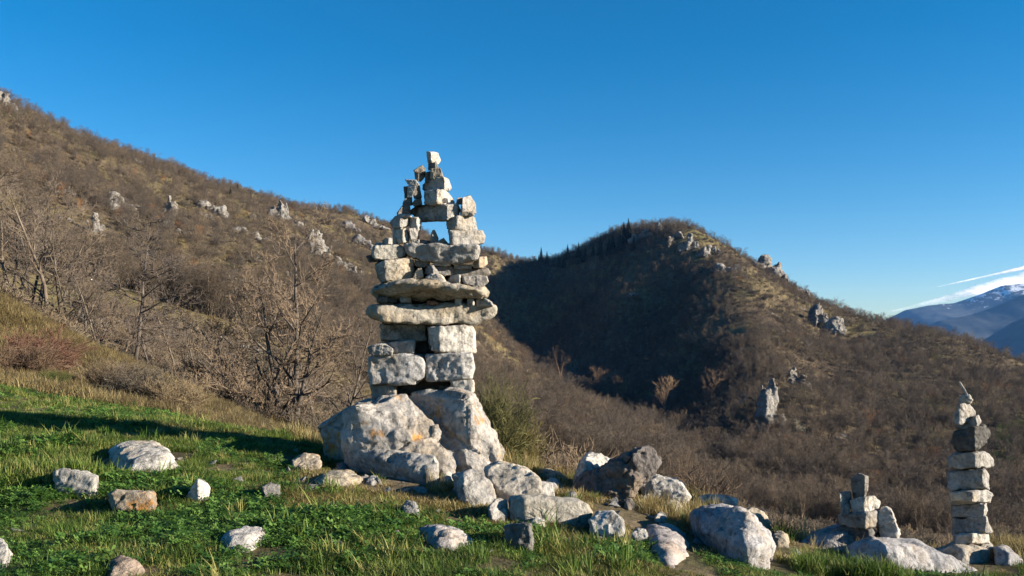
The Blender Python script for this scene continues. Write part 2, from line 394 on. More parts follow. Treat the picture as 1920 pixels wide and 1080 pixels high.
def rock(name, hulls, mat, parent=None, color=(1, 1, 1), rough=1.0, res=58, label=None, cat=None, group=None, cuts=4):
    bm = bmesh.new()
    rf = random.Random(int(hulls[0][0][0] * 1000) + len(hulls[0]))
    for pp in hulls:
        A_ = np.array(pp); c_ = A_.mean(0); ext = A_.max(0) - A_.min(0) + 1e-6
        for q in range(cuts):                              # broken-off corners: pull points beyond a random plane back onto it
            n_v = np.array([rf.gauss(0, 1), rf.gauss(0, 1), rf.gauss(0, .8)]) / ext; n_v /= np.linalg.norm(n_v)
            h_ = (A_ - c_) @ n_v; lim = h_.max() * rf.uniform(.84, .96); over = np.clip(h_ - lim, 0, None); A_ = A_ - over[:, None] * n_v
        vs = [bm.verts.new(p) for p in A_]
        r = bmesh.ops.convex_hull(bm, input=vs)
        junk = list({e for e in r['geom_interior'] + r['geom_unused'] if isinstance(e, bmesh.types.BMVert)})
        bmesh.ops.delete(bm, geom=junk, context='VERTS')
    V = np.array([v.co[:] for v in bm.verts]); lo, hi = V.min(0), V.max(0)
    org = np.array([(lo[0] + hi[0]) / 2, (lo[1] + hi[1]) / 2, lo[2]])
    bmesh.ops.translate(bm, verts=bm.verts, vec=-Vector(org))
    me = bpy.data.meshes.new(name); bm.to_mesh(me); bm.free()
    o = bpy.data.objects.new(name, me)
    off = org if parent is None else org - np.array(parent.location)
    o.location = off; link(o, parent)
    md = o.modifiers.new('r', 'REMESH'); md.mode = 'VOXEL'; md.voxel_size = float((hi - lo).max()) / res
    o.color = (*color, 1)
    tag(o, label, cat, group)
    pending.append((o, mat, rough, float(np.sort(hi - lo)[1]), len(pending)))
    return o

def finish_rocks():
    bpy.context.view_layer.update()
    dg = bpy.context.evaluated_depsgraph_get()
    for o, mat, rough, dim, k in pending:
        me = bpy.data.meshes.new_from_object(o.evaluated_get(dg))
        n = len(me.vertices); co = np.empty(n * 3, np.float32); me.vertices.foreach_get('co', co); co = co.reshape(-1, 3).astype(float)
        no = np.empty(n * 3, np.float32); me.vertices.foreach_get('normal', no); no = no.reshape(-1, 3)
        p = co / dim + k * 3.71
        lay = p * np.array([1.2, 1.2, 5.0]) + 0.5 * vnoise(p * 1.7, k)[:, None]
        rk = np.random.default_rng(900 + k); lo_, hi_ = co.min(0), co.max(0); ns = 46
        seeds = lo_ + rk.random((ns, 3)) * (hi_ - lo_); dirs = rk.normal(0, 1, (ns, 3)) * np.array([1, 1, .7]); offs = rk.uniform(-1, 1, ns)
        wob = co + np.stack([vnoise(p * 3.1 + 9 * a, k + a) for a in range(3)], 1) * dim * .05
        near = np.argmin(((wob[:, None, :] - seeds[None]) ** 2).sum(2), axis=1)
        fac = ((co - seeds[near]) * dirs[near]).sum(1) / dim * 0.055 + offs[near] * 0.010          # chipped planes with sharp breaks between them
        d = np.clip(fac * .8, -.04, .025) * min(1.0, 1.1 / rough) + fbm(p * 1.7, 2, k) * 0.006 + fbm(lay * 2.0, 3, k + 50, 0.55) * 0.010 - np.clip(fbm(p * 4.5, 3, k + 70) - 0.35, 0, 1) * (0.05 if rough > 3 else 0.018) + fbm(p * 9, 3, k + 90, .6) * 0.006
        d = d - 0.009 * np.clip(1 - np.abs(fbm(p * np.array([1.6, 1.6, 2.6]), 3, k + 33)) * 11, 0, 1) - 0.006 * np.clip(1 - np.abs(fbm(p * 4, 2, k + 39)) * 9, 0, 1)
        co += no * (d * dim * rough)[:, None]
        me.vertices.foreach_set('co', co.astype(np.float32).ravel())
        me.polygons.foreach_set('use_smooth', np.ones(len(me.polygons), dtype=bool))
        me.materials.clear(); me.materials.append(mat); me.name = o.name; me.update()
        o.modifiers.clear(); old = o.data; o.data = me; bpy.data.meshes.remove(old)
    pending.clear()

# ---- main cairn
D = 5.6; CUTS = 2
WHITE, GREY, BUFF, DARK, BLACK = (1.38, 1.33, 1.25), (0.98, 0.95, 0.91), (1.04, 0.91, 0.73), (0.55, 0.53, 0.51), (0.32, 0.31, 0.30)  # tints; WHITE and DARK also paint sun and shade onto stones by facing
base = P(800, 735, D + 0.25)
cairn = tag(empty('stone_cairn', base), 'tall cairn of stacked limestone with a window-like gap near its top, standing on a boulder', 'cairn')
def S(poly, t=0.3, ridge=None, yaw=0.0, tilt=0.0, c=GREY, dd=0.0, rough=1.35, slope=0.9, name='stone', label=None, res=48):
    o = rock(name, [hull_pts(poly, D + dd, t, ridge, yaw, tilt, slope)], M_STONE, cairn, c, rough, res, cuts=CUTS)
    if label: o['label'] = label
    return o
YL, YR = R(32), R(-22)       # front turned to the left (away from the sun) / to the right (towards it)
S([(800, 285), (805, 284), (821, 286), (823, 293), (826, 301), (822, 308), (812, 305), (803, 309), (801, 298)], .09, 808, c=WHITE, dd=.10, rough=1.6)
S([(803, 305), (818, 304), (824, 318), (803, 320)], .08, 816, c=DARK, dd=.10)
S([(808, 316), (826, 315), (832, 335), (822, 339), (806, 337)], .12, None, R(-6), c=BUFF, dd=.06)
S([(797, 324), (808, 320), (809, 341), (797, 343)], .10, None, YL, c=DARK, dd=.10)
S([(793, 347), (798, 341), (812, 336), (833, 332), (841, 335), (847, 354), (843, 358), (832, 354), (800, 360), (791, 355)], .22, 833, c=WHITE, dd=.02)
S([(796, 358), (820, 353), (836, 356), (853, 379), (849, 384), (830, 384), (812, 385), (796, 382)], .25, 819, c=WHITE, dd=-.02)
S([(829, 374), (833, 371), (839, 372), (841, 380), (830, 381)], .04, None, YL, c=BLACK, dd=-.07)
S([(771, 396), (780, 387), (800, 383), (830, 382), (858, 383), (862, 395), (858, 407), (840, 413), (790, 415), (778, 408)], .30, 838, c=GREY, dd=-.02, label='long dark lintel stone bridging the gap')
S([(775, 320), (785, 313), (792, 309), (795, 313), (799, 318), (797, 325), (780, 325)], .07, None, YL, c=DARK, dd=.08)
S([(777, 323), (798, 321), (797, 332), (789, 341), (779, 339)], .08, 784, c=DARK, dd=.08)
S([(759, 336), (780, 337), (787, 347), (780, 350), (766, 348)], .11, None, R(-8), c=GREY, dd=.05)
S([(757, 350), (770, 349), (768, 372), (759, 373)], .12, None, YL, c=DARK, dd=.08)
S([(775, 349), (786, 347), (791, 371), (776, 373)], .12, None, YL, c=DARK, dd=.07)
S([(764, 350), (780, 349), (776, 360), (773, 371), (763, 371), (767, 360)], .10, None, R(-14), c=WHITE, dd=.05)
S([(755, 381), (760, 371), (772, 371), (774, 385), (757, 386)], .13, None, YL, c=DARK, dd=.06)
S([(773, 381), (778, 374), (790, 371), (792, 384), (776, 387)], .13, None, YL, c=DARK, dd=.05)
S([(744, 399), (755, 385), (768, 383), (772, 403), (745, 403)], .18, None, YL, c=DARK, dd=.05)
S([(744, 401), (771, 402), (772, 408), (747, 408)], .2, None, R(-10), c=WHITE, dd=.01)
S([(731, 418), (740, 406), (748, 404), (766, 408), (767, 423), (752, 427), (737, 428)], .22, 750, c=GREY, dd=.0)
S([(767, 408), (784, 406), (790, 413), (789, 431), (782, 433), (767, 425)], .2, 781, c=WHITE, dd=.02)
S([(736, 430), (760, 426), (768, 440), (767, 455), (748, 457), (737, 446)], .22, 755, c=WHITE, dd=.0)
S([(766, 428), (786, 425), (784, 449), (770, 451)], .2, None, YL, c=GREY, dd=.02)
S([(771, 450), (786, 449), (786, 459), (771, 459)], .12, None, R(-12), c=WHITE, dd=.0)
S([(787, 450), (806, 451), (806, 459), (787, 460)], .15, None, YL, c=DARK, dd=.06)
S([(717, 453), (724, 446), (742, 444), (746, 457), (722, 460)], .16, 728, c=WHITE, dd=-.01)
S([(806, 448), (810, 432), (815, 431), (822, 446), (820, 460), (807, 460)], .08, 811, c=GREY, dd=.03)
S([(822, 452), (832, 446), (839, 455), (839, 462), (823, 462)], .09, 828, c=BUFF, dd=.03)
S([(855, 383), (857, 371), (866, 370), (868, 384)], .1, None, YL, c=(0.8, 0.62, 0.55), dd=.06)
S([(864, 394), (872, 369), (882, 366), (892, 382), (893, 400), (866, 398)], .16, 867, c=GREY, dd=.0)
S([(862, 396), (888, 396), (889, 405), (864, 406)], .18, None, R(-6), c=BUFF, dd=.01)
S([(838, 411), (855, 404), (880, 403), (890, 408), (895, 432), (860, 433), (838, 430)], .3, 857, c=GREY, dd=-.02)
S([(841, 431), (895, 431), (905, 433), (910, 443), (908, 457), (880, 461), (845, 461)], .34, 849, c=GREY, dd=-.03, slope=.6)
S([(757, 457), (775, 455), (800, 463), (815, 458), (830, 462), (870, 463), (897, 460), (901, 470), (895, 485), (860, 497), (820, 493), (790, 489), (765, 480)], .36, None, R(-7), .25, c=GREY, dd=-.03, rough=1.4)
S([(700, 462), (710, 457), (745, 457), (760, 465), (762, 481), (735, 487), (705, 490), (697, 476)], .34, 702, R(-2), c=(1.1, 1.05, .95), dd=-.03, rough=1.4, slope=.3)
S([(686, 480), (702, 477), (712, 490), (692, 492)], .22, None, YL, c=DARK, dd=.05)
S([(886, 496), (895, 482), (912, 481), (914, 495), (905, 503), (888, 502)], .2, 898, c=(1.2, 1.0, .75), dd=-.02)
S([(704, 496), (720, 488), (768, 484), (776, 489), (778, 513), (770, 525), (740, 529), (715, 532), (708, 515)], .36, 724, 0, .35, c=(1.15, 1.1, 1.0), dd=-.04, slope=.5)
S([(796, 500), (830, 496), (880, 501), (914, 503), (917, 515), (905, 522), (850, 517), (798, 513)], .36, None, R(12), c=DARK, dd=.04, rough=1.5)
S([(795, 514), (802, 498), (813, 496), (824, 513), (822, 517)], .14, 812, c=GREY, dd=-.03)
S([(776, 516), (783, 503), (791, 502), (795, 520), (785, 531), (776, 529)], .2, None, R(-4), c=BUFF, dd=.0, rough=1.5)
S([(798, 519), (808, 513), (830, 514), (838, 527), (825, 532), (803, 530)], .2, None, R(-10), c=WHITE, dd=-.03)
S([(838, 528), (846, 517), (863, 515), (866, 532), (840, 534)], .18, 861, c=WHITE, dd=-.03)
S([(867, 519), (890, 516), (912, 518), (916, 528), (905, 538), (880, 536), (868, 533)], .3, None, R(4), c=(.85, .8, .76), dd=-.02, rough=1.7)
S([(696, 541), (710, 532), (740, 526), (780, 526), (810, 530), (850, 534), (880, 536), (910, 538), (918, 548), (912, 560), (895, 563), (850, 559), (800, 564), (750, 563), (715, 559), (700, 552)], .48, None, R(-5), 1.5, c=(1.0, .93, .80), dd=-.07, rough=2.0, label='broad slab with an overhanging ochre underside')
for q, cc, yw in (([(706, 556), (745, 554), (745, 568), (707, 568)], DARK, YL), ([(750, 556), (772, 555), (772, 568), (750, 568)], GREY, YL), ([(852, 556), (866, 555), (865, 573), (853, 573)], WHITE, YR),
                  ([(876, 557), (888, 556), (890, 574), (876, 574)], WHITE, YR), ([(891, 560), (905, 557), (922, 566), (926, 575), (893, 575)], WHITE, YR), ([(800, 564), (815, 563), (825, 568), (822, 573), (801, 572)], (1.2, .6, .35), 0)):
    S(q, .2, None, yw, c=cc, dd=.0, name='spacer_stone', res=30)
S([(685, 577), (700, 570), (740, 568), (790, 567), (830, 571), (880, 574), (920, 571), (932, 574), (935, 586), (925, 597), (905, 602), (888, 611), (850, 609), (800, 607), (740, 607), (712, 602), (690, 591)], .55, 712, R(-5), .15, c=(1.05, .98, .86), dd=-.09, slope=.25, rough=1.7, label='widest slab, jutting out on both sides')
S([(799, 612), (825, 609), (850, 611), (885, 611), (891, 622), (892, 660), (850, 662), (800, 660)], .42, 824, R(-3), c=WHITE, dd=-.05, slope=.55)
S([(713, 607), (800, 607), (800, 640), (714, 640)], .3, None, R(10), c=GREY, dd=.12)
S([(710, 642), (775, 637), (780, 640), (777, 663), (715, 663)], .34, 775, R(4), c=GREY, dd=.0, slope=.35)
S([(690, 651), (705, 645), (725, 645), (738, 653), (735, 666), (700, 668), (691, 661)], .2, None, R(-8), c=GREY, dd=-.06)
S([(691, 669), (720, 664), (795, 662), (799, 668), (798, 713), (770, 719), (735, 722), (695, 722), (690, 700)], .45, 770, R(4), c=(1.1, 1.1, 1.12), dd=-.06, slope=.14, rough=1.3)
S([(798, 664), (850, 661), (885, 661), (890, 690), (886, 711), (845, 711), (800, 715)], .42, 868, R(2), c=(1.15, 1.13, 1.12), dd=-.05, slope=.22)
S([(693, 722), (744, 720), (746, 742), (700, 750)], .34, 742, R(5), c=GREY, dd=.0, slope=.3)
S([(842, 709), (870, 711), (888, 712), (890, 736), (865, 736), (848, 726)], .36, None, R(-8), c=WHITE, dd=-.03)
S([(775, 610), (815, 610), (815, 662), (775, 662)], .25, None, 0, c=BLACK, dd=.22)  # added backing stone, blackened to paint the shade of the gap
S([(775, 498), (900, 500), (905, 536), (780, 534)], .25, None, 0, c=DARK, dd=.16)  # added filler behind the tier, shade put into its dark tint
S([(715, 553), (900, 552), (905, 572), (712, 572)], .25, None, 0, c=DARK, dd=.2)  # added backing between the slabs, darkened to stand for gap shade
S([(770, 662), (830, 662), (830, 716), (770, 718)], .25, None, 0, c=BLACK, dd=.18)  # blackened filler added behind the joint, its tint painting the shade
S([(815, 486), (845, 490), (846, 500), (812, 498)], .12, None, R(-6), c=BUFF, dd=.0)
S([(850, 495), (885, 497), (884, 505), (852, 504)], .14, None, R(-6), c=GREY, dd=.02)
S([(778, 488), (806, 492), (805, 501), (780, 500)], .14, None, R(4), c=DARK, dd=.03)
S([(744, 716), (844, 712), (846, 738), (744, 742)], .2, None, 0, c=BLACK, dd=.2)  # set-back fill; shade under the blocks painted as its black tint

foot = []
def skirt(hp):
    A_ = np.array(hp); c_ = A_.mean(0); low = A_[A_[:, 2] < np.median(A_[:, 2])].copy()
    low[:, :2] = c_[:2] + (low[:, :2] - c_[:2]) * .95
    low[:, 2] = np.minimum(low[:, 2], np.maximum(height(low[:, 0], low[:, 1]) - .04, low[:, 2] - .30))
    return hp + [tuple(q) for q in low]
# ---- base boulder
rock('boulder', [skirt(hull_pts([(770, 736), (800, 732), (860, 733), (885, 742), (905, 775), (925, 810), (943, 848), (938, 862), (915, 874), (886, 880), (872, 868), (853, 820), (818, 785), (797, 760)], 5.40, .75, 872, R(-2), -.5, .30)),
                 skirt(hull_pts([(640, 770), (670, 750), (720, 740), (762, 738), (786, 760), (816, 794), (846, 842), (858, 872), (840, 885), (760, 880), (690, 864), (640, 842)], 5.27, .95, 664, R(-10), -.5, .20)),
                 skirt(hull_pts([(598, 800), (640, 768), (690, 765), (720, 800), (720, 860), (650, 860), (605, 830)], 5.55, .7, 660, 0, -.4, .5))],
     M_BOULDER, color=(1.05, 1.0, .95), rough=1.25, res=120, cuts=2, label='large cracked boulder with orange lichen carrying the tall cairn', cat='boulder')

# ---- loose rocks
def rockp(poly, d, t, label, ridge=None, yaw=0., tilt=-.8, c=GREY, rough=1.6, mat=None, cat='rock', slope=.6, name='rock', group=None, res=48, auto=True):
    cxp = sum(p[0] for p in poly) / len(poly); bot = max(p[1] for p in poly)
    dd = np.linspace(max(2.0, d - 1.6), d + 1.6, 200); gz = height((cxp - 960) / F * dd, dd) + 0.025
    k = np.nonzero(CZ + (YH - bot) / F * dd < gz)[0]
    if auto and len(k) and 0 < k[0] < 199: d = float(dd[k[0]])
    mid = (min(p[1] for p in poly) + bot) / 2
    poly = [(cxp + (p[0] - cxp) * .96, mid + (p[1] - mid) * .93) for p in poly]
    hp = hull_pts(poly, d, t, ridge, yaw, tilt, slope)
    hp = skirt(hp)
    V_ = np.array(hp); foot.append((V_[:, 0].min(), V_[:, 0].max(), V_[:, 1].min(), V_[:, 1].max()))
    return rock(name, [hp], mat or M_STONE, None, c, rough, res, label, cat, group)
def flatrock(poly, label, c=GREY, up=.035, rough=1.8):
    cxp = sum(p[0] for p in poly) / len(poly); cyp = sum(p[1] for p in poly) / len(poly); hp = []
    rs = random.Random(int(cxp))
    for px, py in poly:
        for s_, dz in ((1.0, .004), (.72, up), (.4, up * 1.25), (.95, -.08)):
            q = hit(cxp + (px - cxp) * s_, cyp + (py - cyp) * s_, 2.2); q = q if q[1] < 6.2 else P(cxp + (px - cxp) * s_, cyp + (py - cyp) * s_, 5.1); hp.append((q[0], q[1], q[2] + dz + rs.uniform(-.006, .01)))
    V_ = np.array(hp); foot.append((V_[:, 0].min() + .03, V_[:, 0].max() - .03, V_[:, 1].min() - .06, V_[:, 1].max()))
    return rock('rock', [hp], M_STONE, None, c, rough, 40, label, 'rock', cuts=2)
rockp([(663, 842), (695, 839), (740, 850), (790, 852), (815, 862), (824, 880), (820, 893), (790, 891), (740, 883), (690, 869), (666, 856)], 4.95, .3, 'long flat grey slab lying against the foot of the lichened boulder', 815, 0, -1.6)
rockp([(845, 888), (880, 879), (905, 888), (928, 910), (931, 935), (900, 940), (866, 920)], 4.95, .35, 'rounded grey rock wedged below the crack of the big boulder', 868)
rockp([(905, 876), (935, 862), (985, 875), (1015, 900), (1022, 920), (960, 928), (930, 920), (912, 895)], 5.15, .4, 'tan-topped rock with a bright white face beside the big boulder', None, R(-8), -1.2, c=(1.25, 1.15, 1.0))
rockp([(995, 884), (1025, 876), (1055, 887), (1068, 905), (1030, 912), (1000, 905)], 5.6, .3, 'low tan rock half sunk in grass at the edge of the slope', None, 0, -1.0, c=BUFF, auto=False)
rockp([(985, 908), (1010, 900), (1038, 905), (1042, 930), (990, 930)], 4.95, .2, 'small grey rock behind the long rectangular block', None, YL, -.8)
rockp([(950, 931), (958, 927), (1000, 925), (1080, 930), (1105, 945), (1113, 962), (1090, 979), (1060, 976), (1000, 978), (953, 975)], 4.4, .3, 'long rectangular buff stone block lying on the grass', 985, R(-4), -.25, c=(1.1, 1.03, .9), slope=.25, rough=.8)
rockp([(915, 950), (930, 935), (952, 934), (952, 970), (920, 970)], 4.55, .18, 'small bluish stone tucked against the end of the long block', None, YL)
rockp([(1105, 975), (1120, 956), (1150, 956), (1168, 972), (1172, 996), (1135, 1003), (1108, 998)], 4.25, .24, 'rounded bright white rock at the right end of the long block', None, R(-14), -.7, c=WHITE)
rockp([(1074, 900), (1082, 860), (1100, 846), (1125, 845), (1150, 860), (1155, 900), (1140, 935), (1085, 935)], 5.3, .3, 'white-topped rock standing behind the dark pitted rock', 1098, 0, -.5, c=WHITE, auto=False)
rock('rock', [hull_pts([(1120, 890), (1140, 865), (1170, 856), (1205, 837), (1222, 834), (1233, 845), (1235, 868), (1220, 895), (1192, 922), (1168, 945), (1135, 940)], 4.95, .32, 1190, R(6), -.3, .5),
              hull_pts([(1060, 938), (1078, 905), (1100, 885), (1130, 880), (1150, 900), (1145, 940), (1100, 945)], 5.0, .3, 1120, R(12), -.4)],
     M_DARKROCK, None, (.62, .59, .58), 3.1, 80, 'dark pitted rock leaning up to a rounded knob', 'rock')
rockp([(1198, 908), (1222, 887), (1255, 893), (1280, 905), (1298, 932), (1285, 942), (1240, 942), (1205, 938)], 5.25, .4, 'bright white rock in dry grass right behind the dark pitted rock', None, R(-15), -.7, c=WHITE, auto=False)
rockp([(1290, 958), (1330, 942), (1360, 945), (1400, 963), (1445, 998), (1452, 1018), (1425, 1036), (1370, 1025), (1320, 990)], 4.6, .5, 'furrowed bluish-grey slab sloping out of the turf', 1400, 0, -2.6, rough=2.5, c=(1.05, 1.05, 1.1))
rockp([(1308, 932), (1325, 926), (1365, 929), (1386, 938), (1380, 947), (1320, 945)], 5.3, .25, 'thin flat pale stone lying at the brink of the slope', None, 0, -1.0, c=WHITE, auto=False)
rockp([(1385, 960), (1410, 950), (1432, 958), (1447, 985), (1430, 992), (1395, 985)], 5.0, .3, 'blocky rock just behind the furrowed slab', 1405, 0, -.8, c=BUFF, auto=False)
flatrock([(1205, 992), (1235, 985), (1270, 990), (1290, 1010), (1290, 1045), (1260, 1070), (1225, 1055), (1210, 1020)], 'flat pinkish-grey bedrock patch showing through the grass', c=(1.1, 1.0, .98))
rockp([(1184, 1000), (1195, 990), (1212, 992), (1216, 1010), (1190, 1013)], 4.0, .1, 'fist-sized stone beside the bedrock patch')
rockp([(945, 985), (965, 978), (998, 980), (1001, 1018), (960, 1025), (946, 1010)], 3.95, .2, 'dark earthy stone below the long rectangular block', 992, R(8), -.4, c=DARK, rough=2.0)
flatrock([(770, 1002), (800, 994), (850, 1002), (888, 1012), (892, 1024), (850, 1034), (815, 1030)], 'low streaked pale stone almost buried in the turf', c=(1.15, 1.1, 1.1))
rockp([(752, 950), (765, 938), (780, 940), (788, 958), (760, 965)], 4.3, .12, 'small round pale stone alone in dry turf', None, R(-10), -.8)
rockp([(545, 862), (570, 850), (600, 852), (604, 868), (570, 876), (548, 872)], 5.5, .25, 'low tan stone in grass left of the lichened boulder', None, 0, -1.2, c=BUFF)
rockp([(490, 912), (505, 904), (524, 908), (526, 926), (495, 928)], 4.8, .12, 'small grey stone in a dark hollow of the turf', None, YL, -.8, c=DARK)
flatrock([(588, 900), (620, 893), (670, 893), (684, 905), (660, 914), (600, 914)], 'flat tan stone level with the dry turf', c=BUFF)
flatrock([(197, 851), (225, 846), (295, 845), (325, 860), (339, 880), (300, 892), (240, 892), (205, 868)], 'large flat white slab among clover', c=WHITE, up=0.07, rough=1.5)
rockp([(98, 884), (120, 880), (165, 886), (184, 893), (186, 912), (150, 922), (102, 918)], 4.6, .28, 'angular white stone beside long grass blades', None, R(-8), -.5, c=(1.25, 1.2, 1.1))
flatrock([(98, 918), (130, 915), (168, 917), (174, 926), (130, 930), (100, 928)], 'thin pale stone edge below the angular white stone', c=BUFF)
rockp([(201, 925), (215, 917), (260, 920), (293, 921), (295, 948), (270, 960), (215, 950)], 4.05, .24, 'brown stone crusted with orange lichen in the clover', None, R(-3), -.5, c=(.85, .76, .64), mat=M_BOULDER)
rockp([(348, 933), (360, 912), (372, 894), (385, 897), (395, 915), (385, 930), (360, 938)], 4.3, .14, 'small pointed stone with one white and one grey face', 371, 0, -.2, c=WHITE, slope=1.0, rough=.8)
flatrock([(412, 1020), (440, 1010), (465, 1003), (502, 1004), (500, 1020), (470, 1038), (425, 1036)], 'ragged flat pale stone breaking through green grass', c=(1.2, 1.15, 1.1))
rockp([(-25, 1020), (-5, 1006), (8, 1010), (22, 1040), (10, 1052), (-25, 1050)], 3.6, .2, 'white stone at the edge of the clover patch', None, R(-10), -.8, c=WHITE)
flatrock([(196, 1070), (215, 1062), (255, 1062), (272, 1075), (255, 1090), (205, 1092)], 'earthy tan stone sunk among broad leaves', c=(1.0, .8, .65))
rockp([(22, 880), (35, 875), (55, 877), (58, 888), (28, 889)], 5.2, .12, 'tiny flat stone beyond the angular white stone', None, 0, -1.5, c=BUFF)
rockp([(138, 772), (148, 765), (160, 768), (162, 778), (142, 780)], 9.6, .12, 'small pale stone where the turf meets the bank', None, R(-10), -.6, c=WHITE)

# rubble between the boulder and the pitted rock
rq = random.Random(21)
for px, py, w, h in ((838, 900, 34, 24), (885, 942, 40, 20), (1035, 918, 44, 22), (1072, 938, 30, 18), (1010, 990, 40, 16), (1130, 1010, 30, 14), (1180, 950, 26, 18), (1262, 955, 46, 18), (1330, 1000, 40, 20),
                     (1462, 1018, 44, 22), (1240, 975, 30, 14), (700, 905, 34, 14), (640, 880, 30, 16), (860, 925, 30, 16), (1400, 1045, 44, 20), (905, 905, 32, 20)):
    poly = [(px + math.cos(a) * w / 2 * rq.uniform(.75, 1.1), py + math.sin(a) * h / 2 * rq.uniform(.75, 1.1)) for a in (0, .9, 1.7, 2.6, 3.5, 4.4, 5.3)]
    flatrock(poly, 'small angular stone in the rubble strewn around the boulder and pitted rock', rq.choice([GREY, WHITE, BUFF, DARK]), up=h / F * 4.6 * .6)['group'] = 'rubble stones'

# ---- low cairn on the right
D = 4.7; CUTS = 5
cairn = tag(empty('stone_cairn', P(1625, 1012, D + .15)), 'low broad cairn of a few pale stones topped by an upright dark stone', 'cairn')
S([(1563, 995), (1580, 984), (1635, 988), (1645, 1000), (1640, 1018), (1575, 1020)], .3, 1630, R(8), c=DARK, dd=.0)
S([(1643, 962), (1660, 950), (1672, 955), (1676, 980), (1687, 997), (1684, 1012), (1648, 1014)], .24, None, R(-18), c=WHITE, dd=.02, rough=2.0)
S([(1572, 965), (1600, 960), (1645, 958), (1660, 968), (1655, 986), (1620, 993), (1575, 986)], .28, 1622, c=GREY, dd=-.02)
S([(1591, 938), (1610, 931), (1640, 930), (1649, 942), (1645, 962), (1600, 965)], .22, 1618, c=WHITE, dd=.0)
S([(1573, 923), (1595, 921), (1598, 947), (1576, 948)], .14, None, YL, c=GREY, dd=.08)
S([(1576, 946), (1594, 945), (1594, 966), (1578, 966)], .14, None, YL, c=GREY, dd=.06)
S([(1597, 897), (1610, 887), (1630, 893), (1629, 908), (1622, 933), (1600, 935), (1596, 912)], .12, 1621, R(8), c=DARK, dd=.03)
rock('boulder', [hull_pts([(1550, 1090), (1590, 1030), (1640, 1010), (1720, 1014), (1790, 1045), (1856, 1090), (1850, 1130), (1560, 1130)], 4.35, .8, 1680, 0, -.7, .4)], M_STONE, None, (1.05, 1.05, 1.1), 1.6, 60, 'big rough bluish boulder under the low broad cairn', 'boulder')
rock('boulder', [hull_pts([(1480, 1040), (1510, 1008), (1545, 990), (1580, 985), (1605, 1010), (1600, 1050), (1495, 1056)], 4.75, .5, 1590, R(10), -.8, .3)], M_STONE, None, (1, 1, 1.05), 1.6, 50, 'shaded boulder half hidden by grass left of the low cairn', 'boulder')
# ---- slender cairn
D = 4.9; CUTS = 4
cairn = tag(empty('stone_cairn', P(1822, 1022, D + .12)), 'slender one-stone-wide cairn with a splinter of stone on top', 'cairn')
S([(1797, 716), (1801, 715), (1815, 739), (1811, 742)], .025, None, R(-20), c=WHITE, dd=.10, rough=.5, name='splinter_stone', res=30)
S([(1798, 742), (1818, 739), (1824, 750), (1820, 757), (1799, 756)], .09, None, R(-14), c=WHITE, dd=.07)
S([(1789, 778), (1800, 757), (1815, 756), (1829, 770), (1828, 782), (1805, 796), (1791, 796)], .16, 1800, R(0), c=GREY, dd=.04)
S([(1793, 800), (1825, 783), (1835, 778), (1840, 790), (1826, 803), (1800, 806)], .14, 1832, c=GREY, dd=.05)
S([(1779, 826), (1790, 808), (1820, 800), (1845, 797), (1854, 810), (1850, 832), (1830, 847), (1795, 847)], .26, 1828, R(8), c=BLACK, dd=-.01, rough=2.0)
S([(1778, 858), (1790, 850), (1845, 846), (1860, 855), (1867, 874), (1850, 878), (1800, 882), (1780, 878)], .3, 1828, c=GREY, dd=.0)
S([(1776, 884), (1845, 878), (1852, 890), (1854, 918), (1778, 920)], .3, 1843, R(4), c=GREY, dd=.0, slope=.8)
S([(1779, 922), (1845, 917), (1860, 925), (1858, 943), (1782, 947)], .3, 1825, R(2), c=WHITE, dd=.0, slope=.6)
S([(1783, 947), (1850, 943), (1852, 956), (1845, 971), (1785, 971)], .28, 1844, R(4), c=GREY, dd=.02)
S([(1786, 972), (1848, 968), (1861, 997), (1850, 1001), (1788, 1001)], .3, 1846, R(4), c=GREY, dd=.01)
S([(1790, 1001), (1853, 998), (1856, 1020), (1792, 1024)], .28, 1824, R(0), c=WHITE, dd=.02, slope=.6)
rock('boulder', [hull_pts([(1752, 1032), (1790, 1021), (1858, 1018), (1866, 1050), (1870, 1100), (1750, 1100)], 4.8, .5, 1815, R(4), -.3, .5)], M_STONE, None, (1, .97, .92), 1.4, 50, 'squarish boulder directly under the slender cairn', 'boulder')
rock('boulder', [hull_pts([(1864, 1026), (1885, 1021), (1918, 1048), (1940, 1090), (1925, 1110), (1868, 1100)], 4.75, .45, 1895, R(10), -.4, .5)], M_STONE, None, (1, 1, 1.05), 1.4, 50, 'rounded grey boulder right of the slender cairn base', 'boulder')

# ---- crags on the hills
def crag(px, py, w, h, label, seed, spires=5, tall=1.0, c=(1, 1, 1)):
    p = hit(px, py + h * 0.35, 60); d = p[1]; k = d / F
    rs = random.Random(seed); hulls = []
    for i in range(spires):
        fx = (i + 0.5) / spires - 0.5 + rs.uniform(-.08, .08)
        hw = w * k * rs.uniform(.14, .38) * (4 / spires) ** .5; hh = h * k * rs.uniform(.25, .95) * (1 - abs(fx) * .5)
        cx = p[0] + fx * w * k * 0.85; cyy = d + rs.uniform(-.2, .35) * w * k * .5
        gz = height([cx], [cyy])[0] - hh * 0.35
        pp = []
        for q in range(26):
            t = rs.random(); a = rs.uniform(0, 2 * math.pi); r = hw * (1 - 0.62 * t ** 1.4) * rs.uniform(.75, 1.1)
            pp.append((cx + math.cos(a) * r + t * hw * rs.uniform(-.15, .3), cyy + math.sin(a) * r * 1.1, gz + t * hh * 1.35))
        hulls.append(pp)
    rock('rock_outcrop', hulls,  M_CRAG, None, tuple(q * .74 for q in c), 4.5, 40 if w > 45 else 30, label, 'outcrop', 'limestone outcrops on the hills')
crag(12, 188, 46, 50, 'pale crag at the top of the left hill skyline', 1, 4)
crag(198, 372, 95, 36, 'long broken band of pale rock high on the left hill', 2, 7)
crag(318, 385, 28, 46, 'upright rock tooth in the middle of the left hill', 3, 3)
